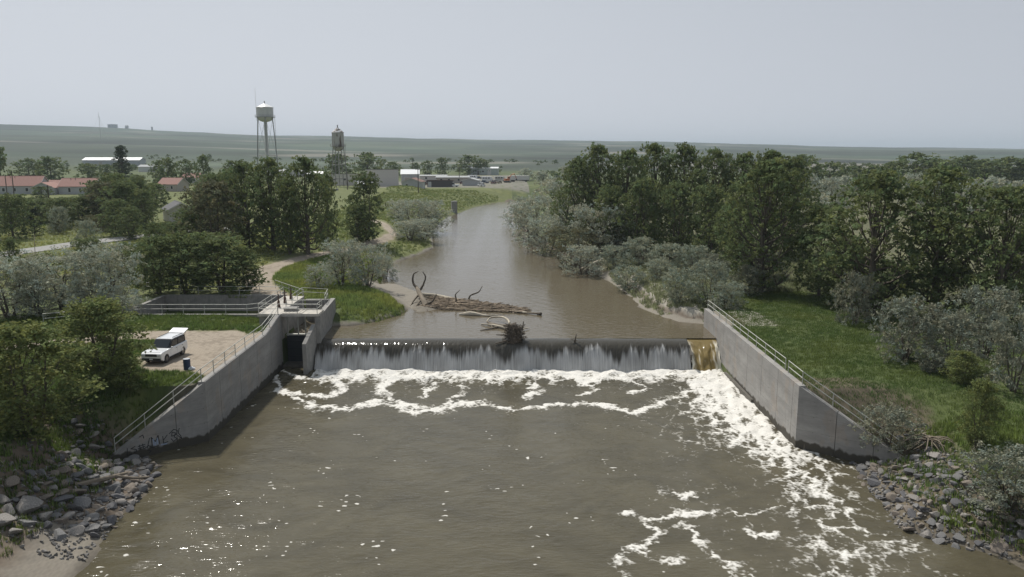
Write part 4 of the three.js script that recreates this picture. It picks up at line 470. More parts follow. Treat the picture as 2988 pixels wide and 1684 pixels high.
const TREES = [
  ["OL", 4.5, -174.8, 10.6, 13.1, "silver olive at the tip of the thicket where the river bends", "silver olive trees crowding the far bank of the river"],
  ["OL", 12.8, -188.9, 12.5, 16.1, "tall silver olive leaning out behind the thicket at the river bend", "silver olive trees crowding the far bank of the river"],
  ["OL", 2.4, -210.3, 6.0, 10.4, "small silver olive farthest upstream at the waterline of the thicket", "silver olive trees crowding the far bank of the river"],
  ["OL", 7.2, -153.4, 7.6, 11.5, "silver olive overhanging the water midway along the riverside thicket", "silver olive trees crowding the far bank of the river"],
  ["OL", 11.0, -135.5, 7.6, 10.6, "round silver olive overhanging brown water in the riverside thicket", "silver olive trees crowding the far bank of the river"],
  ["OL", 15.8, -139.8, 9.5, 11.0, "broad silver olive behind the front bushes of the riverside thicket", "silver olive trees crowding the far bank of the river"],
  ["OL", 12.1, -125.4, 5.6, 8.5, "lowest round silver olive touching the water at the thicket end", "silver olive trees crowding the far bank of the river"],
  ["OL", 19.9, -142.7, 5.9, 9.2, "dull silver olive between the thicket and the dark grove", "silver olive trees crowding the far bank of the river"],
  ["OS", 17.0, -125.4, 3.7, 5.3, "silver shrub just behind the pale fallen log", "silver willow shrubs on the bank between grove and mud shelf"],
  ["OS", 21.6, -126.8, 4.4, 6.7, "feathery silver shrub below the dark grove trunks", "silver willow shrubs on the bank between grove and mud shelf"],
  ["OS", 17.0, -109.6, 3.5, 4.9, "silver shrub beside the pale fallen log on the shore", "silver willow shrubs on the bank between grove and mud shelf"],
  ["OS", 24.7, -118.9, 4.4, 6.3, "grey silver shrub between grove trunks and the large bank bush", "silver willow shrubs on the bank between grove and mud shelf"],
  ["OS", 28.0, -115.5, 4.4, 5.5, "silver shrub above and behind the large bank bush", "silver willow shrubs on the bank between grove and mud shelf"],
  ["OS", 21.7, -111.5, 3.0, 4.7, "low pale shrub at the grassy top of the mud bank", "silver willow shrubs on the bank between grove and mud shelf"],
  ["OS", 21.2, -94.5, 4.3, 4.8, "large pale bush at the edge of the sandy bank, river side", "silver willow shrubs on the bank between grove and mud shelf"],
  ["OS", 24.6, -93, 5.4, 5.8, "largest pale bush on the sandy bank beside the concrete wall end", "silver willow shrubs on the bank between grove and mud shelf"],
  ["OS", 25.9, -89.3, 3.5, 4.5, "silver bush at the upstream end of the railed concrete wall", "silver willow shrubs on the bank between grove and mud shelf"],
  ["OS", 30.7, -97.2, 3.9, 4.7, "silver bush at the top corner of the mown lawn", "silver willow shrubs on the bank between grove and mud shelf"],
  ["OS", 34.5, -100.9, 4.9, 5.1, "grey silver shrub under the big cottonwood at the lawn edge", "silver willow shrubs on the bank between grove and mud shelf"],
  ["OS", 30.3, -111.5, 3.6, 4.7, "green grey shrub under the grove near the lawn corner", "silver willow shrubs on the bank between grove and mud shelf"],
  ["CL", 13.3, -155.4, 17.2, 9.0, "first cottonwood counted from the river in the back row of the grove", "cottonwoods of the dense grove"],
  ["CL", 17.2, -150.7, 19.4, 9.9, "second cottonwood counted from the river in the back row of the grove", "cottonwoods of the dense grove"],
  ["CL", 22.2, -146.9, 18.6, 9.3, "third cottonwood counted from the river in the back row of the grove", "cottonwoods of the dense grove"],
  ["CL", 28.0, -150.7, 19.8, 9.5, "fourth cottonwood counted from the river in the back row of the grove", "cottonwoods of the dense grove"],
  ["CL", 33.1, -146.9, 19.5, 9.7, "fifth cottonwood counted from the river in the back row of the grove", "cottonwoods of the dense grove"],
  ["CL", 37.8, -142.7, 18.6, 9.0, "sixth cottonwood counted from the river in the back row of the grove", "cottonwoods of the dense grove"],
  ["CL", 42.2, -139.8, 17.9, 9.2, "seventh cottonwood counted from the river in the back row of the grove", "cottonwoods of the dense grove"],
  ["CL", 47.4, -139.8, 18.3, 9.6, "eighth cottonwood counted from the river in the back row of the grove", "cottonwoods of the dense grove"],
  ["CL", 51.8, -139.8, 17.2, 8.1, "ninth cottonwood counted from the river in the back row of the grove", "cottonwoods of the dense grove"],
  ["CM", 18.0, -141.0, 12.4, 8.2, "first shorter cottonwood counted from the river in the grove front row", "cottonwoods of the dense grove"],
  ["CM", 23.3, -137.1, 13.6, 8.7, "second shorter cottonwood counted from the river in the grove front row", "cottonwoods of the dense grove"],
  ["CM", 29.0, -133.4, 13.4, 8.5, "third shorter cottonwood counted from the river in the grove front row", "cottonwoods of the dense grove"],
  ["CM", 33.0, -126.8, 13.0, 8.1, "fourth shorter cottonwood counted from the river in the grove front row", "cottonwoods of the dense grove"],
  ["CM", 34.4, -115.5, 11.6, 7.3, "fifth shorter cottonwood counted from the river in the grove front row", "cottonwoods of the dense grove"],
  ["CL", 33.2, -99.3, 16.9, 10.6, "big dark cottonwood standing where grove meets the lawn", "large cottonwoods beside the lawn"],
  ["CM", 39.6, -96.3, 11.5, 7.7, "dark shrubby tree in shade behind the lawn", "large cottonwoods beside the lawn"],
  ["CL", 41.1, -85.1, 15.8, 12.3, "broad cottonwood with yellowish top behind the silver lawn shrubs", "large cottonwoods beside the lawn"],
  ["CL", 47.0, -83.0, 16.2, 11.1, "largest cottonwood with bare dead limbs right of the lawn", "large cottonwoods beside the lawn"],
  ["CL", 50.2, -77.1, 14.4, 9.5, "spreading cottonwood at the picture edge above the silver shrubs", "large cottonwoods beside the lawn"],
  ["CL", 57.9, -83.0, 14.5, 8.9, "cottonwood cut by the right picture edge", "large cottonwoods beside the lawn"],
  ["CM", 39.9, -89.8, 8.2, 6.7, "bright green low cottonwood in front of the broad one", "large cottonwoods beside the lawn"],
  ["OS", 37.0, -80.0, 5.4, 4.7, "silver shrub standing alone at the far lawn edge", "silver shrubs around the lawn"],
  ["OS", 34.8, -65.1, 5.5, 6.0, "big silver shrub at the middle of the lawn edge", "silver shrubs around the lawn"],
  ["OS", 37.6, -62.9, 4.7, 5.1, "silver shrub right of the big one along the lawn", "silver shrubs around the lawn"],
  ["OS", 42.5, -66.2, 6.2, 6.1, "tall silver shrub behind the lawn shrubs near picture edge", "silver shrubs around the lawn"],
  ["OS", 38.7, -56.3, 6.1, 5.3, "silver shrub cut by the picture edge beside the lawn", "silver shrubs around the lawn"],
  ["OS", 35.4, -61.7, 2.2, 3.0, "small pale shrub in front of the lawn shrubs", "silver shrubs around the lawn"],
  ["OS", 27.6, -52.9, 3.2, 4.4, "silver shrub growing over the end of the wing wall", "silver shrubs around the lawn"],
  ["OS", 29.8, -42.6, 3.6, 5.4, "spreading silver shrub over the riprap rocks", "silver shrubs around the lawn"],
  ["OS", 31.5, -39.2, 3.4, 4.6, "silver shrub at bottom picture edge over dark rocks", "silver shrubs around the lawn"],
  ["OS", 75.8, -111.5, 5.9, 6.5, "pale olive showing through the cottonwoods at picture edge", "silver shrubs around the lawn"],
  ["YC", 30.9, -47.8, 4.6, 2.8, "young green tree standing alone on the lower lawn"],
  ["YC", 35.9, -58.4, 2.6, 2.9, "green sapling in front of the silver lawn shrubs"],
  ["FD", 116.8, -358.4, 15.6, 17.8, "first dark tree from the left in the skyline row behind the grove", "dark trees along the skyline behind the grove"],
  ["FD", 126.1, -358.4, 17.2, 19.0, "second dark tree from the left in the skyline row behind the grove", "dark trees along the skyline behind the grove"],
  ["FD", 133.2, -350.2, 17.5, 17.4, "third dark tree from the left in the skyline row behind the grove", "dark trees along the skyline behind the grove"],
  ["FD", 148.4, -358.4, 15.6, 19.0, "fourth dark tree from the left in the skyline row behind the grove", "dark trees along the skyline behind the grove"],
  ["FD", 167.4, -376.0, 15.4, 18.6, "fifth dark tree from the left in the skyline row behind the grove", "dark trees along the skyline behind the grove"],
  ["FD", 173.9, -367.0, 15.8, 18.2, "sixth dark tree from the left in the skyline row behind the grove", "dark trees along the skyline behind the grove"],
  ["FD", 178.2, -358.4, 14.3, 17.8, "seventh dark tree from the left in the skyline row behind the grove", "dark trees along the skyline behind the grove"],
  ["FD", 181.0, -344.1, 16.2, 20.7, "eighth dark tree from the left in the skyline row behind the grove", "dark trees along the skyline behind the grove"],
  ["FD", 199.7, -358.4, 14.3, 20.3, "ninth dark tree from the left in the skyline row behind the grove", "dark trees along the skyline behind the grove"],
  ["FD", 206.0, -350.2, 14.3, 17.4, "tenth dark tree from the left in the skyline row behind the grove", "dark trees along the skyline behind the grove"],
  ["FD", 221.1, -358.4, 13.6, 20.3, "eleventh dark tree from the left in the skyline row behind the grove", "dark trees along the skyline behind the grove"],
  ["FD", 222.2, -344.1, 14.1, 19.5, "twelfth dark tree from the left in the skyline row behind the grove", "dark trees along the skyline behind the grove"],
  ["FD", 231.1, -344.1, 13.7, 17.1, "thirteenth dark tree from the left in the skyline row behind the grove", "dark trees along the skyline behind the grove"],
  ["FD", 121.8, -434.7, 14.9, 8.7, "small lone tree on the plain above the grove tops"],
  ["FO", 103.6, -267.4, 11.0, 10.5, "first pale olive from the left in the gap behind the big cottonwoods", "pale olives between the skyline trees and the big cottonwoods"],
  ["FO", 107.3, -257.7, 10.0, 10.8, "second pale olive from the left in the gap behind the big cottonwoods", "pale olives between the skyline trees and the big cottonwoods"],
  ["FO", 116.1, -267.4, 10.2, 11.2, "third pale olive from the left in the gap behind the big cottonwoods", "pale olives between the skyline trees and the big cottonwoods"],
  ["FO", 139.9, -267.4, 11.0, 11.2, "fourth pale olive from the left in the gap behind the big cottonwoods", "pale olives between the skyline trees and the big cottonwoods"],
  ["FO", 148.2, -267.4, 10.8, 11.2, "fifth pale olive from the left in the gap behind the big cottonwoods", "pale olives between the skyline trees and the big cottonwoods"],
  ["FO", 119.7, -205.4, 9.1, 9.7, "sixth pale olive from the left in the gap behind the big cottonwoods", "pale olives between the skyline trees and the big cottonwoods"],
  ["FO", 144.7, -240.3, 10.0, 11.4, "seventh pale olive from the left in the gap behind the big cottonwoods", "pale olives between the skyline trees and the big cottonwoods"],
  ["FO", 163.1, -257.7, 10.0, 12.2, "eighth pale olive from the left in the gap behind the big cottonwoods", "pale olives between the skyline trees and the big cottonwoods"],
  ["FO", 154.0, -232.4, 9.6, 11.0, "ninth pale olive from the left in the gap behind the big cottonwoods", "pale olives between the skyline trees and the big cottonwoods"],
  ["FO", 169.2, -248.7, 9.7, 10.4, "tenth pale olive from the left in the gap behind the big cottonwoods", "pale olives between the skyline trees and the big cottonwoods"],
  ["FO", 7.2, -434.7, 6.7, 11.4, "first hazy bush from the left beyond the river bend", "far bushes beyond the river bend"],
  ["FO", 15.8, -395.5, 6.1, 10.4, "second hazy bush from the left beyond the river bend", "far bushes beyond the river bend"],
  ["FO", 19.9, -358.4, 5.5, 9.4, "third hazy bush from the left beyond the river bend", "far bushes beyond the river bend"],
  ["FO", 31.1, -454.1, 7.4, 11.9, "fourth hazy bush from the left beyond the river bend", "far bushes beyond the river bend"],
  ["YC", -33.0, -59, 6.5, 8.2, "leafy green tree beside the parked white car"],
  ["YC", -32.6, -49, 7.4, 8.2, "leafy green tree with leaning stems above the eroded bank"],
  ["YC", -35.9, -52.0, 4.4, 3.2, "green sapling at the left picture edge by the gravel"],
  ["YC", -30.2, -57.2, 2.4, 3.0, "low green bush at the foot of the tree beside the car"],
  ["OL", -51.6, -85.8, 7.2, 10.6, "large silver olive with dark open trunk left of the canal", "silver olives left of the canal"],
  ["OL", -46.6, -86.5, 7.6, 8.8, "silver olive with upright forked stems beside the canal rails", "silver olives left of the canal"],
  ["OL", -55.9, -82.6, 6.5, 8.4, "silver olive cut by the left picture edge", "silver olives left of the canal"],
  ["OL", -43.7, -82.6, 2.6, 4.2, "small silver olive tip behind the leafy tree by the car", "silver olives left of the canal"],
  ["OL", -53.4, -83.6, 5.2, 5.4, "drooping silver olive branch mass between two larger ones", "silver olives left of the canal"],
  ["OL", -47.8, -83.6, 4.8, 5.8, "low silver olive under the large ones by the canal", "silver olives left of the canal"],
  ["CM", -46.1, -97.5, 7.4, 6.8, "green tree nearest the road behind the canal rails", "green trees behind the canal"],
  ["CM", -42.5, -97.5, 7.8, 8.8, "dense green tree behind the middle of the canal rails", "green trees behind the canal"],
  ["CM", -37.8, -97.5, 7.6, 10.4, "dense green tree beside the dirt track and canal", "green trees behind the canal"],
  ["CM", -34.6, -97.5, 5.6, 4.2, "slim green tree at the dirt track edge", "green trees behind the canal"],
  ["CM", -52.3, -133.4, 12.7, 11.3, "brownish sparse cottonwood left of the tall cottonwood clump", "tall cottonwoods in front of the water towers"],
  ["CL", -49.4, -141.2, 15.6, 8.9, "tall cottonwood at the left of the clump below the water towers", "tall cottonwoods in front of the water towers"],
  ["CL", -43.4, -137.5, 16.2, 9.1, "tall cottonwood in the middle of the clump below the water towers", "tall cottonwoods in front of the water towers"],
  ["CL", -36.1, -133.4, 16.5, 8.5, "tall cottonwood at the right of the clump below the water towers", "tall cottonwoods in front of the water towers"],
  ["CM", -39.3, -133.4, 12.9, 7.0, "shorter cottonwood inside the tall clump", "tall cottonwoods in front of the water towers"],
  ["CM", -34.5, -141.2, 13.6, 5.2, "slim cottonwood against the shorter water tower", "tall cottonwoods in front of the water towers"],
  ["CM", -29.5, -153.2, 13.2, 8.7, "lone upright cottonwood beside the river path"],
  ["CM", -30.4, -148.8, 7.2, 6.3, "leafy bush at the foot of the lone upright cottonwood"],
  ["OL", -23.9, -105.1, 6.3, 6.7, "large silver olive on the grassy point by the river", "silver olives on the near river bank"],
  ["OL", -20.7, -107.3, 6.1, 6.3, "silver olive beside the water on the grassy point", "silver olives on the near river bank"],
  ["OL", -26.3, -101.2, 3.1, 3.7, "small round silver olive in front of the large one on the point", "silver olives on the near river bank"],
  ["OL", -20.5, -120.8, 4.2, 4.5, "silver olive at the end of the river path", "silver olives on the near river bank"],
  ["OL", -23.9, -187.6, 7.6, 11.4, "silver olive on the upstream bank left of the concrete box", "silver olives along the upstream bank"],
  ["OL", -20.6, -193.8, 8.1, 10.0, "silver olive beside the concrete box at the water", "silver olives along the upstream bank"],
  ["OL", -30.8, -207.5, 5.2, 8.2, "small silver olive behind the upstream bank olives", "silver olives along the upstream bank"],
  ["OL", -22.2, -163.9, 4.3, 8.4, "low dark olive hanging over the water upstream", "silver olives along the upstream bank"],
  ["OL", -19.9, -169.4, 4.7, 8.2, "grey olive dipping into the river upstream", "silver olives along the upstream bank"],
  ["CM", -103.2, -156.6, 9.0, 9.1, "green tree by the meadow at the left picture edge", "trees around the road and meadow"],
  ["CF", -103.2, -163.6, 6.0, 3.3, "dark conifer standing on the meadow beside the road", "trees around the road and meadow"],
  ["CM", -104.8, -175.5, 6.9, 8.3, "pale green tree behind the meadow shrubs", "trees around the road and meadow"],
  ["CM", -103.1, -181.7, 6.8, 9.1, "green tree at the back of the meadow", "trees around the road and meadow"],
  ["CM", -98.9, -184.4, 9.9, 10.7, "broad green tree behind the pinkish meadow bush", "trees around the road and meadow"],
  ["CM", -90.4, -178.1, 10.8, 11.2, "dark green tree behind the lawn shrubs", "trees around the road and meadow"],
  ["CM", -85.0, -175.5, 8.7, 7.4, "green tree left of the grey gabled house", "trees around the road and meadow"],
  ["OS", -74.8, -133.4, 6.0, 4.9, "green bush overhanging the road", "trees around the road and meadow"],
  ["OS", -93.0, -169.8, 3.7, 6.3, "pinkish grey bush on the meadow", "trees around the road and meadow"],
  ["CM", -71.5, -156.6, 3.5, 5.0, "green tree in front of the grey gabled house", "trees around the road and meadow"],
  ["CM", -64.0, -156.6, 9.8, 6.6, "green tree right of the grey gabled house", "trees around the road and meadow"],
  ["OS", -100.0, -167.4, 5.7, 4.8, "pale bush among the meadow trees", "trees around the road and meadow"],
  ["CM", -67.5, -120.0, 4.5, 5.7, "green tree on the near side of the road", "trees around the road and meadow"],
  ["CM", -74.7, -112.4, 5.4, 3.6, "thin green tree below the road at picture edge", "trees around the road and meadow"],
  ["CM", -56.9, -133.4, 7.0, 6.3, "green tree between road and tall cottonwoods", "trees around the road and meadow"],
  ["CM", -62.9, -133.4, 5.6, 4.9, "green tree where the road ends behind the canal", "trees around the road and meadow"],
  ["SH", -104.2, -173.0, 1.5, 1.5, "first small round shrub from the left on the meadow", "small round shrubs on the meadow"],
  ["SH", -101.4, -169.8, 1.4, 1.4, "second small round shrub from the left on the meadow", "small round shrubs on the meadow"],
  ["SH", -88.8, -173.0, 1.4, 1.1, "third small round shrub from the left on the meadow", "small round shrubs on the meadow"],
  ["SH", -85.6, -172.2, 1.4, 1.3, "fourth small round shrub from the left on the meadow", "small round shrubs on the meadow"],
  ["SH", -81.5, -169.0, 1.4, 1.1, "fifth small round shrub from the left on the meadow", "small round shrubs on the meadow"],
  ["SH", -80.3, -171.4, 1.3, 2.0, "sixth small round shrub from the left on the meadow", "small round shrubs on the meadow"],
  ["SH", -97.2, -169.0, 2.4, 0.9, "thin young sapling on the meadow"],
  ["FD", -215.9, -322.3, 18.1, 10.1, "first hazy town tree from the left among the red roofs", "hazy trees among the red roofed houses"],
  ["FD", -273.7, -434.7, 12.2, 13.7, "second hazy town tree from the left among the red roofs", "hazy trees among the red roofed houses"],
  ["FD", -169.1, -274.3, 4.3, 7.2, "third hazy town tree from the left among the red roofs", "hazy trees among the red roofed houses"],
  ["FD", -229.0, -380.7, 13.4, 14.0, "fourth hazy town tree from the left among the red roofs", "hazy trees among the red roofed houses"],
  ["FD", -224.0, -405.9, 10.0, 12.8, "fifth hazy town tree from the left among the red roofs", "hazy trees among the red roofed houses"],
  ["FD", -130.6, -238.7, 8.0, 8.8, "sixth hazy town tree from the left among the red roofs", "hazy trees among the red roofed houses"],
  ["FD", -229.7, -434.7, 8.9, 11.4, "seventh hazy town tree from the left among the red roofs", "hazy trees among the red roofed houses"],
  ["FD", -141.2, -274.3, 8.5, 8.6, "eighth hazy town tree from the left among the red roofs", "hazy trees among the red roofed houses"],
  ["FD", -175.6, -358.4, 5.5, 11.3, "ninth hazy town tree from the left among the red roofs", "hazy trees among the red roofed houses"],
  ["FD", -108.6, -224.1, 7.5, 7.1, "tenth hazy town tree from the left among the red roofs", "hazy trees among the red roofed houses"],
  ["FD", -111.3, -238.7, 6.8, 8.8, "eleventh hazy town tree from the left among the red roofs", "hazy trees among the red roofed houses"],
  ["FD", -165.4, -358.4, 11.9, 7.5, "twelfth hazy town tree from the left among the red roofs", "hazy trees among the red roofed houses"],
  ["FD", -151.9, -338.6, 13.4, 8.9, "thirteenth hazy town tree from the left among the red roofs", "hazy trees among the red roofed houses"],
  ["FD", -161.8, -380.7, 12.3, 10.0, "fourteenth hazy town tree from the left among the red roofs", "hazy trees among the red roofed houses"],
  ["FD", -144.0, -358.4, 14.3, 7.5, "fifteenth hazy town tree from the left among the red roofs", "hazy trees among the red roofed houses"],
  ["FD", -148.2, -405.9, 11.4, 10.6, "sixteenth hazy town tree from the left among the red roofs", "hazy trees among the red roofed houses"],
  ["CF", -163.5, -322.3, 18.5, 8.5, "tall hazy conifer rising above the town trees"],
  ["FD", -81.9, -434.7, 15.5, 17.1, "broad dark tree right behind the shorter water tower", "trees behind the white warehouse"],
  ["FD", -92.3, -405.9, 14.5, 14.9, "thin dark tree seen through the shorter tower legs", "trees behind the white warehouse"],
  ["FD", -30.9, -552.0, 13.5, 17.4, "dark spreading tree behind the salvage yard", "trees behind the white warehouse"],
  ["FD", -20.9, -552.0, 10.7, 11.6, "small tree right of the spreading tree behind the yard", "trees behind the white warehouse"],
  ["FD", -55.9, -506.5, 10.4, 8.0, "slim hazy tree behind the white roofed shed", "trees behind the white warehouse"],
  ["FD", -48.6, -532.9, 12.0, 8.9, "hazy tree behind the middle of the yard", "trees behind the white warehouse"],
  ["FD", -78.3, -506.5, 9.6, 11.9, "hazy bushy tree behind the big warehouse", "trees behind the white warehouse"],
  ["FD", -69.5, -552.0, 8.5, 8.7, "small hazy tree above the white roof", "trees behind the white warehouse"],
  ["CM", -124.3, -193.2, 5.8, 10.2, "first tree from the left in the leafy row behind the meadow", "trees filling the ground between town and canal"],
  ["CM", -116.3, -189.2, 5.9, 9.0, "second tree from the left in the leafy row behind the meadow", "trees filling the ground between town and canal"],
  ["CM", -112.1, -193.2, 5.8, 9.1, "third tree from the left in the leafy row behind the meadow", "trees filling the ground between town and canal"],
  ["CM", -105.1, -193.2, 6.8, 9.1, "fourth tree from the left in the leafy row behind the meadow", "trees filling the ground between town and canal"],
  ["CM", -98.4, -189.2, 11.8, 10.0, "fifth tree from the left in the leafy row behind the meadow", "trees filling the ground between town and canal"],
  ["CM", -92.1, -187.3, 10.9, 8.9, "sixth tree from the left in the leafy row behind the meadow", "trees filling the ground between town and canal"],
  ["CM", -70.7, -175.5, 9.6, 8.3, "seventh tree from the left in the leafy row behind the meadow", "trees filling the ground between town and canal"],
  ["CM", -63.9, -163.6, 12.8, 9.5, "eighth tree from the left in the leafy row behind the meadow", "trees filling the ground between town and canal"],
  ["CM", -60.0, -163.6, 13.6, 7.8, "ninth tree from the left in the leafy row behind the meadow", "trees filling the ground between town and canal"],
  ["CM", -63.5, -97.0, 4.7, 4.1, "first green tree from the left between road and canal", "trees filling the ground between town and canal"],
  ["CM", -67.5, -109.0, 3.5, 5.2, "second green tree from the left between road and canal", "trees filling the ground between town and canal"],
  ["CM", -56.0, -109.0, 5.1, 6.4, "third green tree from the left between road and canal", "trees filling the ground between town and canal"],
  ["CM", -51.3, -105.1, 5.6, 6.1, "fourth green tree from the left between road and canal", "trees filling the ground between town and canal"],
  ["CM", -50.5, -112.4, 5.4, 5.4, "fifth green tree from the left between road and canal", "trees filling the ground between town and canal"],
  ["CM", -46.4, -112.4, 6.0, 5.4, "sixth green tree from the left between road and canal", "trees filling the ground between town and canal"],
  ["CM", -120.1, -179.9, 7.0, 8.5, "first leafy tree from the left close behind the meadow shrubs", "trees filling the ground between town and canal"],
  ["CM", -117.1, -187.3, 5.6, 7.9, "second leafy tree from the left close behind the meadow shrubs", "trees filling the ground between town and canal"],
  ["CM", -84.6, -162.2, 7.6, 7.7, "third leafy tree from the left close behind the meadow shrubs", "trees filling the ground between town and canal"],
  ["CM", -78.9, -156.6, 6.4, 6.6, "fourth leafy tree from the left close behind the meadow shrubs", "trees filling the ground between town and canal"],
  ["CM", -64.4, -144.1, 4.6, 5.3, "fifth leafy tree from the left close behind the meadow shrubs", "trees filling the ground between town and canal"],
  ["CM", -63.7, -148.8, 6.8, 7.1, "sixth leafy tree from the left close behind the meadow shrubs", "trees filling the ground between town and canal"],
];
TREES.forEach(plantTree);
{ // bare grey limbs in the largest cottonwood
  const t = scene.children.find((o) => /bare dead limbs/.test(o.userData.label ?? '')), s = t.scale; srand(611); for (let i = 0; i < 9; i++) { const a = rr(0.6, 2.9) - t.rotation.y * 0 , y = rr(5, 12), l = rr(3.4, 5.2), c = Math.cos(a + t.rotation.y), q = Math.sin(a + t.rotation.y); mesh('dead_limb', [limb([[0, y - 2, 0], [c * l * 0.6, y - 0.6, q * l * 0.6], [c * l, y + rr(-0.4, 1), q * l], [c * l * 1.25, y + rr(-1, 1.2), q * l * 1.25]], [0.14, 0.1, 0.07, 0.02], 5), limb([[c * l * 0.8, y - 0.2, q * l * 0.8], [c * l * 1.1 + 0.5, y + 1.1, q * l * 1.1], [c * l * 1.2 + 1, y + 1.4, q * l * 1.2]], [0.07, 0.04, 0.012], 4), limb([[c * l * 0.9, y, q * l * 0.9], [c * l * 1.2 - 0.6, y - 0.7, q * l * 1.25]], [0.06, 0.012], 4)], MT.greyWood, t); } }
// ---------------------------------------------------------------- riprap rocks
function rockGeo(s) { srand(s); const g0 = new THREE.IcosahedronGeometry(1, 2); g0.deleteAttribute('uv'); g0.deleteAttribute('normal'); const g = mergeVertices(g0, 1e-4), p = g.attributes.position, planes = []; for (let i = 0; i < 9; i++) planes.push([V(rr(-1, 1), rr(-1, 1), rr(-1, 1)).normalize(), rr(0.42, 0.72)]); const v = V(); for (let i = 0; i < p.count; i++) { v.fromBufferAttribute(p, i); for (const [n, d] of planes) { const e = v.dot(n) - d; if (e > 0) v.addScaledVector(n, -e); } v.multiplyScalar(1 + 0.03 * noise(v.x * 3 + s, v.y * 3 + v.z * 2)); p.setXYZ(i, v.x, v.y * 0.72, v.z); } return toCreasedNormals(g.toNonIndexed(), 0.3); }
const rockGeos = [1, 2, 3, 4, 5, 6, 7].map((s) => boxUV(rockGeo(40 + s), 0.9));
const rockMap = dataTex(256, 256, (u, v, c) => { const n = tn(u, v, 8, 5), k = 0.15 * (1 + 0.75 * n); c[0] = k * 1.03; c[1] = k * 1.01; c[2] = k * 1.0; });
const rockMats = [std({ map: rockMap, roughness: 0.9 }), std({ map: rockMap, color: lin(1.5, 1.42, 1.32), roughness: 0.9 }), std({ map: rockMap, color: lin(0.7, 0.7, 0.74), roughness: 0.85 }), std({ map: rockMap, color: lin(1.25, 1.08, 0.9), roughness: 0.95 })];
function rock(x, z, s, label, group, mi, lift = 0.12, zone) { if (zone) { mi = Math.floor(rnd() * 4); const tone = ['mid grey', 'pale', 'blackish', 'brownish'][mi], big = s > 0.42 ? 'large ' : 'small ', gy = groundAt(x, z), lvl = gy < 0.5 ? 'at the waterline' : gy < 1.7 ? 'midway up the slope' : 'high on the slope'; label = `${big}${tone} riprap rock ${lvl} below the ${zone}`; } const m = new THREE.Mesh(rockGeos[Math.floor(rnd() * 7)], rockMats[mi ?? Math.floor(rnd() * 4)]); m.name = numbered('riprap_rock'); m.castShadow = m.receiveShadow = true; m.scale.set(s * rr(0.8, 1.3), s * rr(0.6, 1.0), s * rr(0.75, 1.2)); m.rotation.set(rr(-0.4, 0.4), rr(0, 6.28), rr(-0.4, 0.4)); m.position.set(x, groundAt(x, z) + s * lift, z); scene.add(m); return tag(m, label, 'rock', group); }
{
  srand(77); const placed = [];
  const free = (x, z, s) => placed.every(([a, b, r]) => (a - x) ** 2 + (b - z) ** 2 > (0.62 * (s + r)) ** 2);
  const fill = (n, zone, size, label, group) => { let k = 0; for (let tries = 0; k < n && tries < n * 60; tries++) { const [x, z] = zone(), s = size(); if (!free(x, z, s)) continue; placed.push([x, z, s]); rock(x, z, s, label, group, undefined, 0.12, x < 0 ? 'graffiti wall' : 'lawn'); k++; } };
  // left bank, below the eroded cut
  for (const [x, z, s] of [[-29.2, -42.6, 0.95], [-30.3, -41.2, 0.8], [-27.9, -42.2, 0.6], [-29.0, -40.4, 0.62], [-28.2, -39.9, 0.55], [-30.5, -39.6, 0.6], [-29.6, -38.8, 0.5]]) { placed.push([x, z, s]); rock(x, z, s, 'large boulder beside the sandy beach below the eroded bank', 'large boulders by the sandy beach', 1, 0.25); }
  fill(165, () => { const z = rr(-54.6, -41), d = Math.pow(rnd(), 0.8) * 6.2 - 0.3; return [pw(-z, [[41, -25.6], [43, -24.6], [48.3, -25], [53, -26.3], [55, -27.4]]) - d, z]; }, () => rr(0.26, 0.62), 'dark angular riprap rock on the slope below the graffiti wall', 'riprap rocks below the graffiti wall');
  fill(150, () => { const z = rr(-53.4, -40.2), d = Math.pow(rnd(), 0.85) * 5.2 - 0.3; return [pw(-z, [[40, 27.3], [41.4, 25.8], [43.3, 23.9], [47.1, 24.2], [53, 25.2]]) + d, z]; }, () => rr(0.24, 0.52), 'grey riprap rock on the slope below the lawn', 'riprap rocks below the lawn');
  // smaller broken stone between them
  const N = 2600, im = new THREE.InstancedMesh(rockGeos[2], rockMats[0], N), m = new THREE.Matrix4(), q = new THREE.Quaternion(), c = new THREE.Color(); im.name = 'gravel';
  for (let i = 0; i < N; i++) { let x, z; if (i % 2) { z = rr(-55, -39); x = pw(-z, [[39, -24.2], [48.3, -25], [53, -26.2], [55, -27.4]]) - rr(-0.2, 7); } else { z = rr(-53.6, -39.6); x = pw(-z, [[40, 27.3], [41.4, 25.8], [43.3, 23.9], [47.1, 24.2], [53, 25.2]]) + rr(-0.2, 5.6); } const s = rr(0.06, 0.17); q.setFromEuler(new THREE.Euler(rr(0, 3), rr(0, 6), rr(0, 3))); m.compose(V(x, groundAt(x, z) + s * 0.2, z), q, V(s, s * 0.8, s * 1.2)); im.setMatrixAt(i, m); const k = rr(0.6, 1.7); im.setColorAt(i, c.setRGB(k, k * 0.96, k * 0.9)); }
  scene.add(im); tag(im, 'small broken stone between the riprap rocks', 'gravel', null, 'stuff');
}
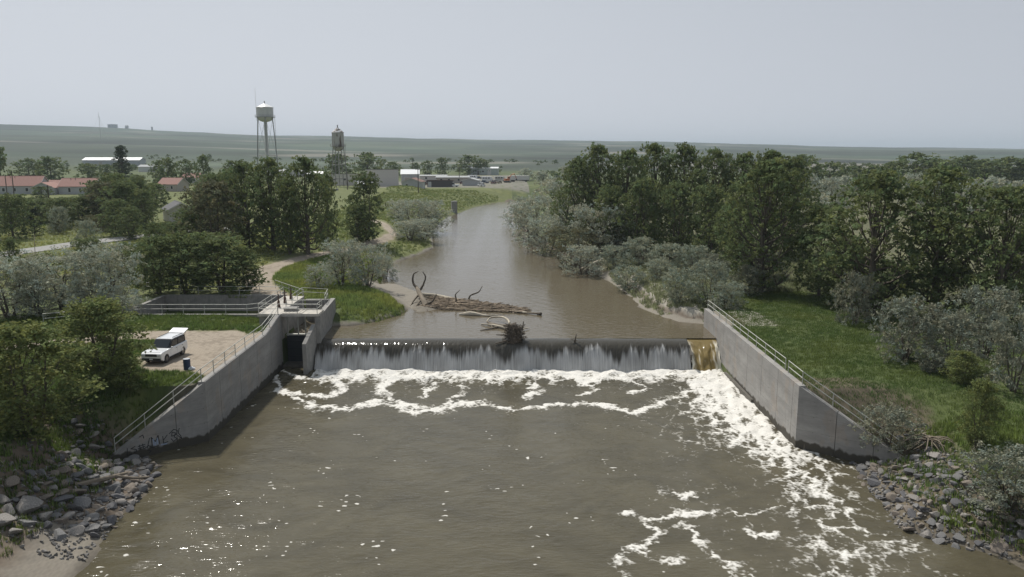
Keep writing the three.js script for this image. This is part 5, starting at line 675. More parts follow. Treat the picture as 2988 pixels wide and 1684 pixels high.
// ---------------------------------------------------------------- driftwood
function drift(name, label, parts, group) { const o = V(...parts[0][1][0]); const t = thing(name, label, 'driftwood', o.toArray(), 0, group); for (const [n, pts, rad, mat] of parts) mesh(n, limb(pts.map((p) => [p[0] - o.x, p[1] - o.y, p[2] - o.z]), rad, 7, 0.3), mat, t); return t; }
drift('driftwood_stump', 'grey driftwood stump with two upturned dark roots on the mud bar', [['log', [[-11.2, 3.0, -97.2], [-12.2, 3.9, -100], [-13.2, 4.6, -103.2]], [0.42, 0.34, 0.22], MT.greyWood], ['root', [[-13.0, 4.4, -102.6], [-13.7, 5.2, -103.4], [-13.6, 6.3, -103.9], [-13.0, 6.6, -104]], [0.2, 0.15, 0.1, 0.05], MT.darkWood], ['root', [[-12.6, 4.3, -102.0], [-12.2, 5.0, -102.6], [-11.9, 6.0, -103.1], [-12.3, 6.7, -103.3]], [0.18, 0.14, 0.1, 0.05], MT.darkWood], ['root', [[-11.4, 3.2, -97.6], [-10.4, 3.7, -97.2], [-9.9, 4.6, -97.6]], [0.2, 0.13, 0.05], MT.darkWood], ['root', [[-11.2, 3.1, -97.4], [-10.2, 3.1, -96.6], [-9.4, 3.0, -96.4]], [0.22, 0.16, 0.08], MT.darkWood], ['root', [[-11.4, 3.1, -97.2], [-11.0, 2.9, -95.8], [-10.6, 2.8, -94.6]], [0.2, 0.12, 0.05], MT.darkWood], ['branch', [[-12.6, 4.0, -100.6], [-13.2, 3.3, -99.2], [-13.4, 2.9, -98]], [0.16, 0.12, 0.06], MT.greyWood], ['branch', [[-12.0, 3.7, -99.4], [-12.6, 3.0, -97.2], [-12.8, 2.8, -96]], [0.14, 0.1, 0.05], MT.greyWood]]);
drift('driftwood_log', 'long pale log lying behind the upturned stump on the bar', [['log', [[-12.9, 3.5, -103.6], [-10.8, 3.4, -103.4], [-8.2, 3.2, -102]], [0.24, 0.22, 0.14], MT.paleWood], ['branch', [[-9.4, 3.3, -102.6], [-8.0, 3.1, -101], [-7.4, 3.0, -100.2]], [0.12, 0.08, 0.04], MT.paleWood]]);
drift('driftwood_branch', 'thin dark snag standing up from the middle of the bar', [['branch', [[-7.5, 2.9, -98.6], [-7.4, 3.7, -98.8], [-7.5, 4.3, -98.8], [-6.9, 4.9, -99]], [0.12, 0.1, 0.08, 0.03], MT.darkWood]]);
drift('driftwood_branch', 'bent dark snag reaching away from the bar toward open water', [['branch', [[-6.0, 2.9, -102.4], [-5.7, 3.5, -102.6], [-4.6, 3.9, -103], [-4.1, 4.7, -103.4]], [0.14, 0.11, 0.09, 0.03], MT.darkWood]]);
drift('driftwood_log', 'short thick pale log half sunk at the bar edge', [['log', [[-6.6, 2.85, -92.9], [-5.2, 3.05, -92.6], [-3.6, 2.9, -92.2]], [0.18, 0.36, 0.16], MT.paleWood], ['branch', [[-4.0, 2.95, -92.3], [-2.6, 2.95, -91.9], [-1.2, 3.05, -92.6]], [0.14, 0.1, 0.04], MT.paleWood], ['branch', [[-5.6, 3.1, -92.7], [-5.8, 3.6, -92.9]], [0.08, 0.04], MT.paleWood]]);
drift('driftwood_log', 'slender dark pole pointing out from the end of the bar', [['log', [[-1.2, 2.95, -94.8], [1.2, 3.0, -93.8], [3.4, 3.02, -92.8]], [0.13, 0.12, 0.1], MT.greyWood], ['root', [[3.2, 3.0, -92.9], [3.6, 3.05, -92.6]], [0.16, 0.2], MT.darkWood], ['branch', [[1.4, 3.0, -93.7], [1.9, 3.1, -93.2]], [0.14, 0.06], MT.paleWood]]);
drift('driftwood_tree', 'pale forked driftwood tree lying just above the weir crest', [['log', [[0.9, 2.95, -82.9], [-0.4, 3.05, -84.4], [-2.2, 3.05, -86.2], [-3.6, 2.95, -87.2]], [0.22, 0.2, 0.14, 0.07], MT.paleWood], ['branch', [[-0.2, 3.05, -84.2], [-0.4, 3.5, -86.4], [-1.2, 3.5, -88.6], [-2.6, 3.2, -89.6], [-3.0, 3.0, -88.2]], [0.16, 0.14, 0.12, 0.09, 0.07], MT.paleWood], ['branch', [[-3.0, 3.0, -88.2], [-1.8, 3.05, -86.4], [-0.4, 3.05, -86.0]], [0.08, 0.1, 0.1], MT.greyWood], ['branch', [[-1.6, 3.0, -85.6], [-2.6, 2.95, -84.8], [-3.6, 2.9, -84.2]], [0.12, 0.09, 0.04], MT.greyWood], ['branch', [[0.4, 2.95, -83.4], [1.4, 3.05, -84.4], [2.0, 3.0, -85]], [0.12, 0.08, 0.04], MT.paleWood], ['branch', [[-2.4, 3.0, -86.4], [-2.2, 2.85, -85]], [0.07, 0.03], MT.greyWood]]);
drift('driftwood_log', 'pale fallen log sloping from the thicket into the river', [['log', [[10.4, 2.9, -126.6], [12.4, 3.5, -128.6], [15.8, 4.5, -131.6]], [0.12, 0.22, 0.26], MT.paleWood], ['branch', [[12.6, 3.5, -128.6], [12.4, 3.0, -126.6]], [0.14, 0.06], MT.paleWood], ['branch', [[13.6, 3.8, -129.6], [13.0, 3.1, -126.8]], [0.12, 0.05], MT.paleWood]]);
drift('driftwood_log', 'weathered log lying across the dark riprap rocks', [['log', [[-28.6, 1.3, -46.6], [-27.4, 1.15, -48.0], [-26.6, 0.95, -49.4]], [0.19, 0.17, 0.1], MT.greyWood], ['branch', [[-27.0, 1.1, -48.6], [-26.0, 0.8, -48.9], [-25.0, 0.75, -49.2]], [0.12, 0.1, 0.06], MT.greyWood]]);
drift('driftwood_branch', 'forked pale branch lying on the grass above the riprap', [['branch', [[30.2, 3.1, -47.6], [31.4, 3.2, -48.2], [32.2, 3.5, -48.9]], [0.07, 0.06, 0.03], MT.paleWood], ['branch', [[30.2, 3.1, -47.3], [31.8, 3.05, -47.2]], [0.06, 0.03], MT.paleWood]]);
{ // matted root ball stranded on the crest
  srand(321); const t = thing('root_clump', 'dark matted root ball stranded on the lip of the weir', 'driftwood', [0.3, 2.75, -79.9]), G = [], G2 = [];
  for (let i = 0; i < 260; i++) { const a = rr(0, 6.283), h = rr(-0.25, 1.75), rad = 1.15 * (1 - 0.12 * h), p = [Math.cos(a) * rad * rr(0.5, 1), h, Math.sin(a) * rad * 0.75 * rr(0.5, 1)], d = [rr(-0.9, 0.9), rr(-0.25, 0.25), rr(-0.5, 0.5)]; (i % 5 ? G : G2).push(bar([p[0] - d[0] * 0.6, p[1] - d[1], p[2] - d[2] * 0.6], [p[0] + d[0] * 0.6, p[1] + d[1], p[2] + d[2] * 0.6], rr(0.025, 0.065), 4, 0.015)); }
  mesh('stump', limb([[0, -0.6, 0], [0.05, 0.6, 0], [-0.1, 1.5, -0.1]], [0.75, 0.72, 0.5], 9, 0.5), MT.darkWood, t); mesh('roots', G, MT.darkWood, t); mesh('pale_sticks', G2, MT.greyWood, t);
  for (const [a, b] of [[[-1.0, 0.7, 0.3], [-2.0, 0.8, 0.6]], [[-0.9, 0.1, 0.4], [-2.1, -0.1, 0.9]], [[0.8, 1.2, 0.2], [0.95, 2.1, -0.2]]]) mesh('broken_limb', bar(a, b, 0.09, 5, 0.05), MT.darkWood, t);
}
{ // small snag with dead sticks where the sheet parts
  srand(322); const t = thing('snag', 'small twiggy snag splitting the sheet on the weir lip', 'driftwood', [6.75, 2.6, -79.5]); mesh('stem', limb([[0, -0.2, 0], [0.05, 0.4, 0.1], [0.2, 1.0, 0]], [0.12, 0.09, 0.03], 6), MT.darkWood, t); for (let i = 0; i < 5; i++) mesh('twig', bar([0.05, 0.3, 0.05], [rr(-0.8, 0.5), rr(0.3, 0.6), rr(-0.2, 0.4)], 0.035, 4, 0.01), MT.greyWood, t);
}
{ // mat of sticks on the bar: nobody could count them
  srand(323); const N = 1500, g = new THREE.CylinderGeometry(0.5, 1, 1, 4).rotateZ(Math.PI / 2), im = new THREE.InstancedMesh(g, MT.greyWood, N), m = new THREE.Matrix4(), q = new THREE.Quaternion(), c = new THREE.Color(); im.name = 'stick_debris';
  for (let i = 0; i < N; i++) { const u = Math.pow(rnd(), 0.8), x = lerp(-11.5, 1.2, u) + rr(-0.6, 0.6), zc = lerp(-100, -95, u), half = lerp(3.6, 1.1, u), z = zc + rr(-half, half), L = rr(0.5, 2.3), r = rr(0.02, 0.06); q.setFromEuler(new THREE.Euler(0, rr(-0.7, 0.5) + (rnd() < 0.25 ? rr(-1, 1) : 0), rr(-0.12, 0.16))); m.compose(V(x, Math.max(groundAt(x, z), UP) + rr(0.02, 0.22), z), q, V(L, r, r)); im.setMatrixAt(i, m); const k = rr(0.5, 1.7); im.setColorAt(i, c.setRGB(k, k * 0.95, k * 0.9)); }
  scene.add(im); tag(im, 'mat of tangled sticks lying along the mud bar', 'driftwood', null, 'stuff');
  const t = thing('exposed_roots', 'tangle of bare roots hanging from the bank by the wing wall', 'roots', [29.2, groundAt(29.2, -50.6), -50.6]); srand(324); for (let i = 0; i < 26; i++) { const a = rr(0, 6.28), l = rr(0.8, 2.2); mesh('root', limb([[rr(-0.3, 0.3), rr(0.5, 1.0), rr(-0.3, 0.3)], [Math.cos(a) * l * 0.5, rr(0.5, 1.2), Math.sin(a) * l * 0.5 + 0.4], [Math.cos(a) * l, rr(-0.2, 0.7), Math.sin(a) * l + 0.6]], [0.05, 0.04, 0.012], 4), MT.greyWood, t); }
  const sticks = thing('brush_heap', 'heap of dead twigs caught behind the sluice gate', 'driftwood', [-22.6, 2.7, -82]); srand(325); for (let i = 0; i < 22; i++) mesh('stick', bar([rr(-1, 0.8), rr(0, 0.5), rr(-1, 1)], [rr(-1, 0.8), rr(0.1, 1.1), rr(-1, 1)], 0.05, 4, 0.02), i % 3 ? MT.greyWood : MT.paleWood, sticks);
}
// ---------------------------------------------------------------- water towers
function waterTower(label, [x, z], p) {
  const y = landHeight(x, z), t = thing('water_tower', label, 'water tower', [x, y, z], p.turn), leg = std({ color: lin(...p.legC), roughness: 0.6 }), R = p.R;
  mesh('tank', new THREE.LatheGeometry([[R, p.y1], [R, p.y0], ...[1, 2, 3, 4, 5, 6].map((k) => [R * Math.cos(k / 6 * 1.5), p.y0 - p.bowl * Math.sin(k / 6 * 1.5)])].map((q) => new THREE.Vector2(...q)), 32), p.tank, t);
  const roof = mesh('roof', new THREE.LatheGeometry([[R * 1.06, p.y1 - 0.12], [R * 1.06, p.y1 + 0.05], [R * 0.55, p.y1 + p.cone * 0.52], [0.25, p.y1 + p.cone * 0.96], [0.01, p.y1 + p.cone]].map((q) => new THREE.Vector2(...q)), 32), p.roof, t); mesh('finial', [cy(0.22, 0.3, 0.7, 8, 0, p.y1 + p.cone + 0.2, 0), new THREE.SphereGeometry(0.3, 8, 6).translate(0, p.y1 + p.cone + 0.75, 0)], leg, roof);
  const bal = mesh('balcony', [new THREE.RingGeometry(R, R + 0.85, 32).rotateX(-Math.PI / 2).translate(0, p.y0 + 0.02, 0), new THREE.CylinderGeometry(R + 0.86, R + 0.86, 0.16, 32, 1, true).translate(0, p.y0 - 0.06, 0)], leg, t); for (const dy of [0.5, 1.05]) mesh('rail', new THREE.TorusGeometry(R + 0.82, 0.035, 5, 36).rotateX(Math.PI / 2).translate(0, p.y0 + dy, 0), leg, bal);
  for (let k = 0; k < 18; k++) { const a = k / 18 * 6.283; mesh('baluster', bar([Math.cos(a) * (R + 0.82), p.y0, Math.sin(a) * (R + 0.82)], [Math.cos(a) * (R + 0.82), p.y0 + 1.05, Math.sin(a) * (R + 0.82)], 0.035, 4), leg, bal); }
  mesh('riser', cy(p.riser, p.riser, p.y0 - p.bowl * 0.6, 16, 0, (p.y0 - p.bowl * 0.6) / 2, 0), p.tank, t);
  const at = (k, f) => { const a = (k + 0.5) / p.legs * 6.283, r = lerp(R * 0.98, p.foot, 1 - f); return [Math.cos(a) * r, p.y0 * f, Math.sin(a) * r]; };
  for (let k = 0; k < p.legs; k++) { mesh('leg', bar(at(k, 0), at(k, 1), p.legR, 8), leg, t); for (const f of p.struts) { mesh('strut', bar(at(k, f), at(k + 1, f), p.legR * 0.6, 5), leg, t); } const fs = [0, ...p.struts, 0.98]; for (let q = 0; q < fs.length - 1; q++) { mesh('brace_rod', bar(at(k, fs[q]), at(k + 1, fs[q + 1]), 0.035, 4), leg, t); mesh('brace_rod', bar(at(k + 1, fs[q]), at(k, fs[q + 1]), 0.035, 4), leg, t); } }
  mesh('ladder', bar([R + 0.5, 1, 0.3], [R + 0.5, p.y0 + 0.5, 0.3], 0.08, 4), leg, t);
  return t;
}
const tw1 = waterTower('tall white water tower with smooth tank and thick central riser', [-129, -406], { R: 4.25, y0: 34, y1: 38.9, bowl: 2.6, cone: 2.2, riser: 0.85, foot: 6.6, legs: 6, legR: 0.24, legC: [0.26, 0.27, 0.27], struts: [0.42], tank: MT.tank, roof: std({ color: lin(0.8, 0.8, 0.79), roughness: 0.35 }), turn: 0.3 });
mesh('antenna', bar([-4.2, 32, 2.0], [-4.2, 48.5, 2.0], 0.09, 5, 0.05), MT.galv, tw1);
waterTower('shorter rust stained water tower with conical roof near the warehouse', [-80.6, -358], { R: 2.7, y0: 18.6, y1: 24.9, bowl: 2.2, cone: 2.4, riser: 0.24, foot: 4.3, legs: 4, legR: 0.17, legC: [0.2, 0.19, 0.18], struts: [0.2, 0.55], tank: MT.oldTank, roof: MT.roofStripe, turn: 0.55 });
// ---------------------------------------------------------------- buildings
const glassDark = new THREE.MeshPhysicalMaterial({ color: lin(0.03, 0.035, 0.04), roughness: 0.1 }), trimM = std({ color: lin(0.62, 0.61, 0.58), roughness: 0.7 });
const siding = (r, g, b) => std({ map: dataTex(64, 128, (u, v, c) => { const k = (1 + 0.12 * tn(u, v, 6, 3)) * (((v * 16) % 1) < 0.1 ? 0.85 : 1); c[0] = r * k; c[1] = g * k; c[2] = b * k; }), roughness: 0.85 });
const roofTone = (r, g, b) => std({ map: dataTex(128, 128, (u, v, c) => { const k = 1 + 0.35 * tn(u, v, 14, 3) + 0.12 * tn(u, v, 4, 2); c[0] = r * k; c[1] = g * k; c[2] = b * k; }), roughness: 0.9 });
const ROOF = { red: roofTone(0.32, 0.18, 0.15), grey: roofTone(0.11, 0.11, 0.115), white: std({ color: lin(0.82, 0.83, 0.83), roughness: 0.35 }), metal: roofTone(0.42, 0.43, 0.43), rust: roofTone(0.2, 0.12, 0.1) }, WALL = { grey: siding(0.42, 0.43, 0.44), white: siding(0.62, 0.61, 0.58), beige: siding(0.58, 0.55, 0.52), green: siding(0.42, 0.46, 0.43), tan: siding(0.42, 0.38, 0.34), dark: siding(0.09, 0.08, 0.08) };
function building(name, label, [x, z], turn, { w, d, h, rise = 0, ridge = 'x', wall, roof, over = 0.35, windows = [], doors = [], vents = 0, group, mono = 0, lift = 0 }) {
  const y = landHeight(x, z) + lift, t = thing(name, label, 'building', [x, y, z], turn, group), along = ridge === 'x', span = along ? d : w, len = along ? w : d, base = M4(0, 0, 0, 0, along ? Math.PI / 2 : 0, 0);
  const half = span / 2, prof = rise ? [[-half, -0.6], [half, -0.6], [half, h], [0, h + rise], [-half, h]] : [[-half, -0.6], [half, -0.6], [half, h], [-half, h + mono]];
  mesh('wall', prism(prof, len, new THREE.Matrix4().multiplyMatrices(base, M4(0, 0, -len / 2))), wall, t, 3);
  if (rise) { const L = Math.hypot(half, rise) + over, a = Math.atan2(rise, half); for (const s of [-1, 1]) { const g = new THREE.BoxGeometry(L, 0.14, len + 2 * over); g.applyMatrix4(M4(s * (half / 2 + over * 0.5 * Math.cos(a)), h + rise / 2 - over * 0.5 * Math.sin(a) + 0.09, 0, 0, 0, -s * a)); g.applyMatrix4(base); mesh('roof', g, roof, t, 3); } mesh('ridge_cap', new THREE.BoxGeometry(0.3, 0.1, len + 2 * over).applyMatrix4(M4(0, h + rise + 0.13, 0)).applyMatrix4(base), roof, t); for (const e of [-1, 1]) for (const s of [-1, 1]) mesh('barge_board', new THREE.BoxGeometry(Math.hypot(half, rise) + over, 0.2, 0.06).applyMatrix4(M4(s * (half / 2 + over * 0.4), h + rise / 2 - over * 0.25, e * (len / 2 + over + 0.035), 0, 0, -s * a)).applyMatrix4(base), trimM, t); }
  else { const L = Math.hypot(span, mono) + 2 * over; mesh('roof', new THREE.BoxGeometry(L, 0.16, len + 2 * over).applyMatrix4(M4(0, h + mono / 2 + 0.1, 0, 0, 0, Math.atan2(-mono, span))).applyMatrix4(base), roof, t, 3); }
  const put = (nm, [face, u, v, ww, hh], mat) => { const g = new THREE.Group(); const m = face === 'f' ? M4(u, v, d / 2 + 0.03) : face === 'r' ? M4(w / 2 + 0.03, v, -u, 0, Math.PI / 2, 0) : face === 'l' ? M4(-w / 2 - 0.03, v, u, 0, -Math.PI / 2, 0) : M4(-u, v, -d / 2 - 0.03, 0, Math.PI, 0); const fr = mesh(nm, [bx(ww + 0.24, 0.12, 0.1, 0, hh / 2 + 0.06, 0), bx(ww + 0.24, 0.12, 0.1, 0, -hh / 2 - 0.06, 0), bx(0.12, hh, 0.1, ww / 2 + 0.06, 0, 0), bx(0.12, hh, 0.1, -ww / 2 - 0.06, 0, 0)].map((q) => q.applyMatrix4(m)), trimM, t); mesh(nm === 'window' ? 'pane' : 'leaf', bx(ww, hh, 0.05).applyMatrix4(m), mat, fr); };
  for (const q of windows) put('window', q, glassDark); for (const q of doors) put('door', q, q[5] ?? WALL.tan);
  for (let i = 0; i < vents; i++) mesh('vent_pipe', cy(0.12, 0.12, 0.9, 8, along ? -len / 4 + i * 1.7 : 0.8, h + rise * 0.75 + 0.3, along ? 0.8 : -len / 4 + i * 1.7), MT.darkSteel, t);
  return t;
}
const HG = 'houses with red roofs at the town edge';
building('house', 'grey house with long red roof and gable end at the town edge', [-193, -302], 0.12, { w: 16, d: 9.5, h: 3.2, rise: 3.6, wall: WALL.grey, roof: ROOF.red, windows: [['f', -5, 1.7, 1, 1.3], ['f', -1, 1.7, 1, 1.3], ['f', 3.5, 1.7, 1, 1.3], ['r', 0, 4.2, 0.8, 0.8]], doors: [['r', 2.5, 1.4, 2.6, 2.4, WALL.dark]], vents: 2, group: HG });
building('house', 'small grey garage with low gable attached beside the long red roof house', [-181.5, -299], 0.12, { w: 8.5, d: 9, h: 2.6, rise: 2.0, ridge: 'z', wall: WALL.grey, roof: ROOF.red, windows: [['f', 1.5, 1.5, 0.9, 1]], group: HG });
building('house', 'small red roofed house behind a utility pole', [-187.5, -318], 0.1, { w: 8, d: 7, h: 2.8, rise: 1.8, wall: WALL.tan, roof: ROOF.red, windows: [['f', -2, 1.5, 0.9, 1.1], ['f', 1.5, 1.5, 0.9, 1.1]], doors: [['f', 3, 1.1, 0.9, 2.1]], group: HG });
building('house', 'grey house with wide red roof behind the meadow trees', [-170, -302], 0.06, { w: 13.5, d: 8.5, h: 3.1, rise: 3.0, wall: WALL.grey, roof: ROOF.red, windows: [['f', -2.6, 1.7, 0.9, 1.6], ['f', 1.5, 1.7, 0.9, 1.3], ['f', 4.6, 1.7, 0.9, 1.3]], vents: 2, group: HG });
building('house', 'house with red gabled roof half hidden by trees', [-142.5, -322], -0.2, { w: 9, d: 8, h: 2.9, rise: 2.5, wall: WALL.tan, roof: ROOF.red, windows: [['f', -2, 1.6, 0.9, 1.2], ['f', 2, 1.6, 0.9, 1.2]], group: HG });
building('house', 'distant house with small red roof beside dark trees', [-169, -405], 0.1, { w: 9, d: 7.5, h: 2.9, rise: 2.2, wall: WALL.white, roof: ROOF.red, windows: [['f', -2, 1.6, 0.9, 1.2], ['f', 2, 1.6, 0.9, 1.2]], group: HG });
building('house', 'small grey gabled house with dark roof and pale trim near the road', [-85.5, -195], 0.55, { w: 6.2, d: 10, h: 3.0, rise: 1.7, ridge: 'z', wall: WALL.beige, roof: ROOF.grey, over: 0.5, windows: [['f', -1.3, 1.6, 0.7, 1.2], ['r', 0, 1.6, 1, 1.1]], doors: [['f', 1.2, 1.1, 0.9, 2.1]] });
building('long_shed', 'far long building with bright white roof behind the town trees', [-385, -745], 0.03, { w: 54, d: 14, h: 5, rise: 2.4, wall: WALL.grey, roof: ROOF.white, doors: [['f', -10, 1.8, 3.4, 3.4], ['f', 8, 1.8, 3.4, 3.4]] });
building('shed', 'far pale shed left of the long white roof', [-300, -640], 0, { w: 18, d: 10, h: 4, rise: 1.6, wall: WALL.white, roof: ROOF.metal, doors: [['f', 2, 1.6, 3, 3]] });
building('shed', 'hazy low shed behind the tall water tower', [-150, -520], 0.1, { w: 26, d: 9, h: 3.4, rise: 1.2, wall: WALL.beige, roof: ROOF.metal, windows: [['f', -8, 1.8, 1.4, 1], ['f', -3, 1.8, 1.4, 1], ['f', 5, 1.8, 1.4, 1]] });
building('shed', 'small white shed behind the tall cottonwood clump', [-120, -470], 0, { w: 10, d: 7, h: 3, rise: 1.4, wall: WALL.white, roof: ROOF.white, doors: [['f', 0, 1.4, 2.6, 2.6]] });
building('warehouse', 'large blank beige warehouse with flat roof beside the shorter tower', [-63, -372], 0.16, { w: 15.5, d: 14, h: 7.3, mono: 0.5, wall: WALL.beige, roof: ROOF.grey, over: 0.15, doors: [['r', 3, 2.2, 3.6, 4.2, WALL.tan]], windows: [['f', -4, 5.4, 1.6, 0.7]] });
building('warehouse', 'low beige building behind the legs of the shorter tower', [-82, -378], 0.08, { w: 17, d: 10, h: 5.2, mono: 0.3, wall: WALL.beige, roof: ROOF.grey, over: 0.15, windows: [['f', -5, 3, 1.4, 1], ['f', 0, 3, 1.4, 1], ['f', 4.6, 3, 1.4, 1]] });
building('shed', 'tall shed with bright white metal roof next to the warehouse', [-52.5, -396], 0.1, { w: 9, d: 9, h: 5.0, rise: 2.2, wall: WALL.grey, roof: ROOF.white, windows: [['f', 2.5, 2, 1, 1.2]], doors: [['f', -1.5, 1.7, 2.6, 3.2]] });
building('shed', 'grey gabled shed with rusty roof at the edge of the bluff', [-43.5, -338], -0.12, { w: 8.6, d: 8, h: 3.1, rise: 1.6, ridge: 'z', wall: WALL.grey, roof: ROOF.rust, doors: [['r', 0, 1.3, 1.2, 2.4, WALL.white]], windows: [['f', -2, 1.7, 0.9, 0.9]] });
building('shed', 'long low open fronted dark shed in the yard', [-33.5, -358], -0.03, { w: 11.5, d: 6, h: 2.6, mono: 0.5, wall: WALL.dark, roof: ROOF.rust, over: 0.3, doors: [['f', -4.6, 1.2, 1.2, 2.2, WALL.grey]] });
building('shed', 'white tarp covered shed lying low before the warehouse', [-66.5, -346], 0.5, { w: 8, d: 5, h: 1.9, rise: 1.5, wall: WALL.white, roof: ROOF.white });
building('shed', 'pale gabled shed beside the white pickup truck', [-19.8, -372], -0.1, { w: 7.6, d: 7, h: 2.5, rise: 1.0, ridge: 'z', wall: WALL.grey, roof: ROOF.metal, doors: [['l', 0, 1.2, 1, 2.1, WALL.white], ['l', 2, 1.2, 1, 2.1, WALL.white]] });
building('trailer_home', 'long pale mobile home in the middle of the salvage yard', [-31, -402], 0.05, { w: 17, d: 5, h: 2.9, rise: 0.6, wall: WALL.tan, roof: ROOF.metal, windows: [['f', -6, 1.7, 1.1, 1], ['f', -2, 1.7, 1.1, 1], ['f', 3, 1.7, 1.1, 1]], doors: [['f', 6, 1.2, 0.9, 2.1]] });
building('trailer_home', 'pale roofed mobile home behind the salvage yard', [-44, -430], 0.05, { w: 15, d: 5, h: 2.8, rise: 0.5, wall: WALL.beige, roof: ROOF.metal, windows: [['f', -4, 1.7, 1.1, 1], ['f', 2, 1.7, 1.1, 1]] });
building('metal_building', 'long pale green metal building behind the yard', [-19.5, -552], -0.06, { w: 19.5, d: 9, h: 4.6, rise: 0.9, wall: WALL.green, roof: ROOF.white, windows: [['f', -7.6, 2.5, 1, 1.3], ['f', -1, 2.5, 1.5, 1], ['f', -6, 2.5, 0.8, 1.3]], doors: [['f', -4.4, 1.4, 1.2, 2.8, WALL.dark], ['f', 3.6, 1.9, 2.4, 3.4, WALL.white]] });
building('concrete_box', 'grey concrete pump box standing in the bank at the water', [-19.6, -258], 0.15, { w: 1.9, d: 2.4, h: 3.6, mono: 0.02, wall: MT.concrete, roof: MT.concrete, over: 0.05, lift: -3.6 });
const skyline = (az) => { let best = -1, bz = -3000; for (let z = -2200; z > -5200; z -= 20) { const e = (landHeight(az * z * -1, z) - 22.65) / Math.hypot(az * z, z); if (e > best) { best = e; bz = z; } } return [-az * bz, bz]; };
building('hilltop_building', 'tiny blocky building on the skyline of the left hills', skyline(-0.515), 0, { w: 34, d: 20, h: 14, mono: 0.5, wall: WALL.grey, roof: ROOF.metal, windows: [['f', -8, 8, 3, 3], ['f', 6, 8, 3, 3]], group: 'structures on the hill skyline' });
building('hilltop_building', 'tiny hut on the skyline right of the blocky one', skyline(-0.497), 0, { w: 12, d: 9, h: 9, rise: 4, wall: WALL.grey, roof: ROOF.metal, group: 'structures on the hill skyline' });
building('hilltop_building', 'tiny tower like structure farthest right on the hill skyline', skyline(-0.4645), 0, { w: 6, d: 6, h: 15, mono: 0.3, wall: WALL.grey, roof: ROOF.metal, group: 'structures on the hill skyline' });
// ---------------------------------------------------------------- poles and masts
function pole(label, [x, z], h, arms) { const t = thing('utility_pole', label, 'utility pole', [x, landHeight(x, z) - 0.2, z], rr(-0.4, 0.4), 'wooden utility poles'); mesh('shaft', bar([0, 0, 0], [0, h, 0], 0.2, 8, 0.13), MT.darkWood, t); for (let i = 0; i < arms; i++) { mesh('crossarm', bx(2.4, 0.14, 0.14, 0, h - 0.5 - i * 0.8, 0.14), MT.darkWood, t); for (const u of [-1.0, -0.4, 0.5, 1.0]) mesh('insulator', cy(0.06, 0.08, 0.2, 6, u, h - 0.34 - i * 0.8, 0.14), MT.galv, t); } return t; }
srand(91);
pole('utility pole with two crossarms in front of the garage', [-124.5, -205], 8.6, 2); pole('utility pole in front of the long red roof', [-180, -276], 10, 1); pole('thinner pole beside the utility pole before the red roof', [-182.5, -276], 8.4, 0); pole('bare pole rising in front of the gabled shed on the bluff', [-37.5, -306], 10, 1); pole('pole standing among the salvage yard vehicles', [-27.5, -400], 8.5, 1); pole('hazy pole behind the white roofed shed', [-62, -480], 11, 1); pole('dark pole between tower legs and warehouse', [-71, -330], 8, 1); pole('hazy pole behind the red roof houses', [-230, -380], 10, 1);
{ const t = thing('radio_mast', 'thin lattice mast on the plain below the left hills', 'mast', [-973, landHeight(-973, -1830), -1830]); mesh('mast', bar([0, 0, 0], [0, 62, 0], 0.5, 5, 0.35), MT.galv, t); for (const a of [0.4, 2.5, 4.6]) mesh('guy_wire', bar([Math.cos(a) * 24, 0, Math.sin(a) * 24], [0, 54, 0], 0.12, 4), MT.galv, t); }
{ const t = thing('bare_sapling', 'thin bare pale sapling standing before the road', 'tree', [-65.1, groundAt(-65.1, -102.6), -102.6]); mesh('trunk', limb([[0, -0.2, 0], [0.1, 3.5, 0], [0.3, 7, 0.1]], [0.09, 0.06, 0.02], 5), MT.paleWood, t); srand(92); for (let i = 0; i < 12; i++) { const y = rr(2.5, 6.6), a = rr(0, 6.28), l = rr(0.5, 1.1); mesh('twig', bar([0.1 + 0.03 * y, y, 0], [0.1 + Math.cos(a) * l, y + l * 0.9, Math.sin(a) * l], 0.02, 4, 0.006), MT.paleWood, t); } }
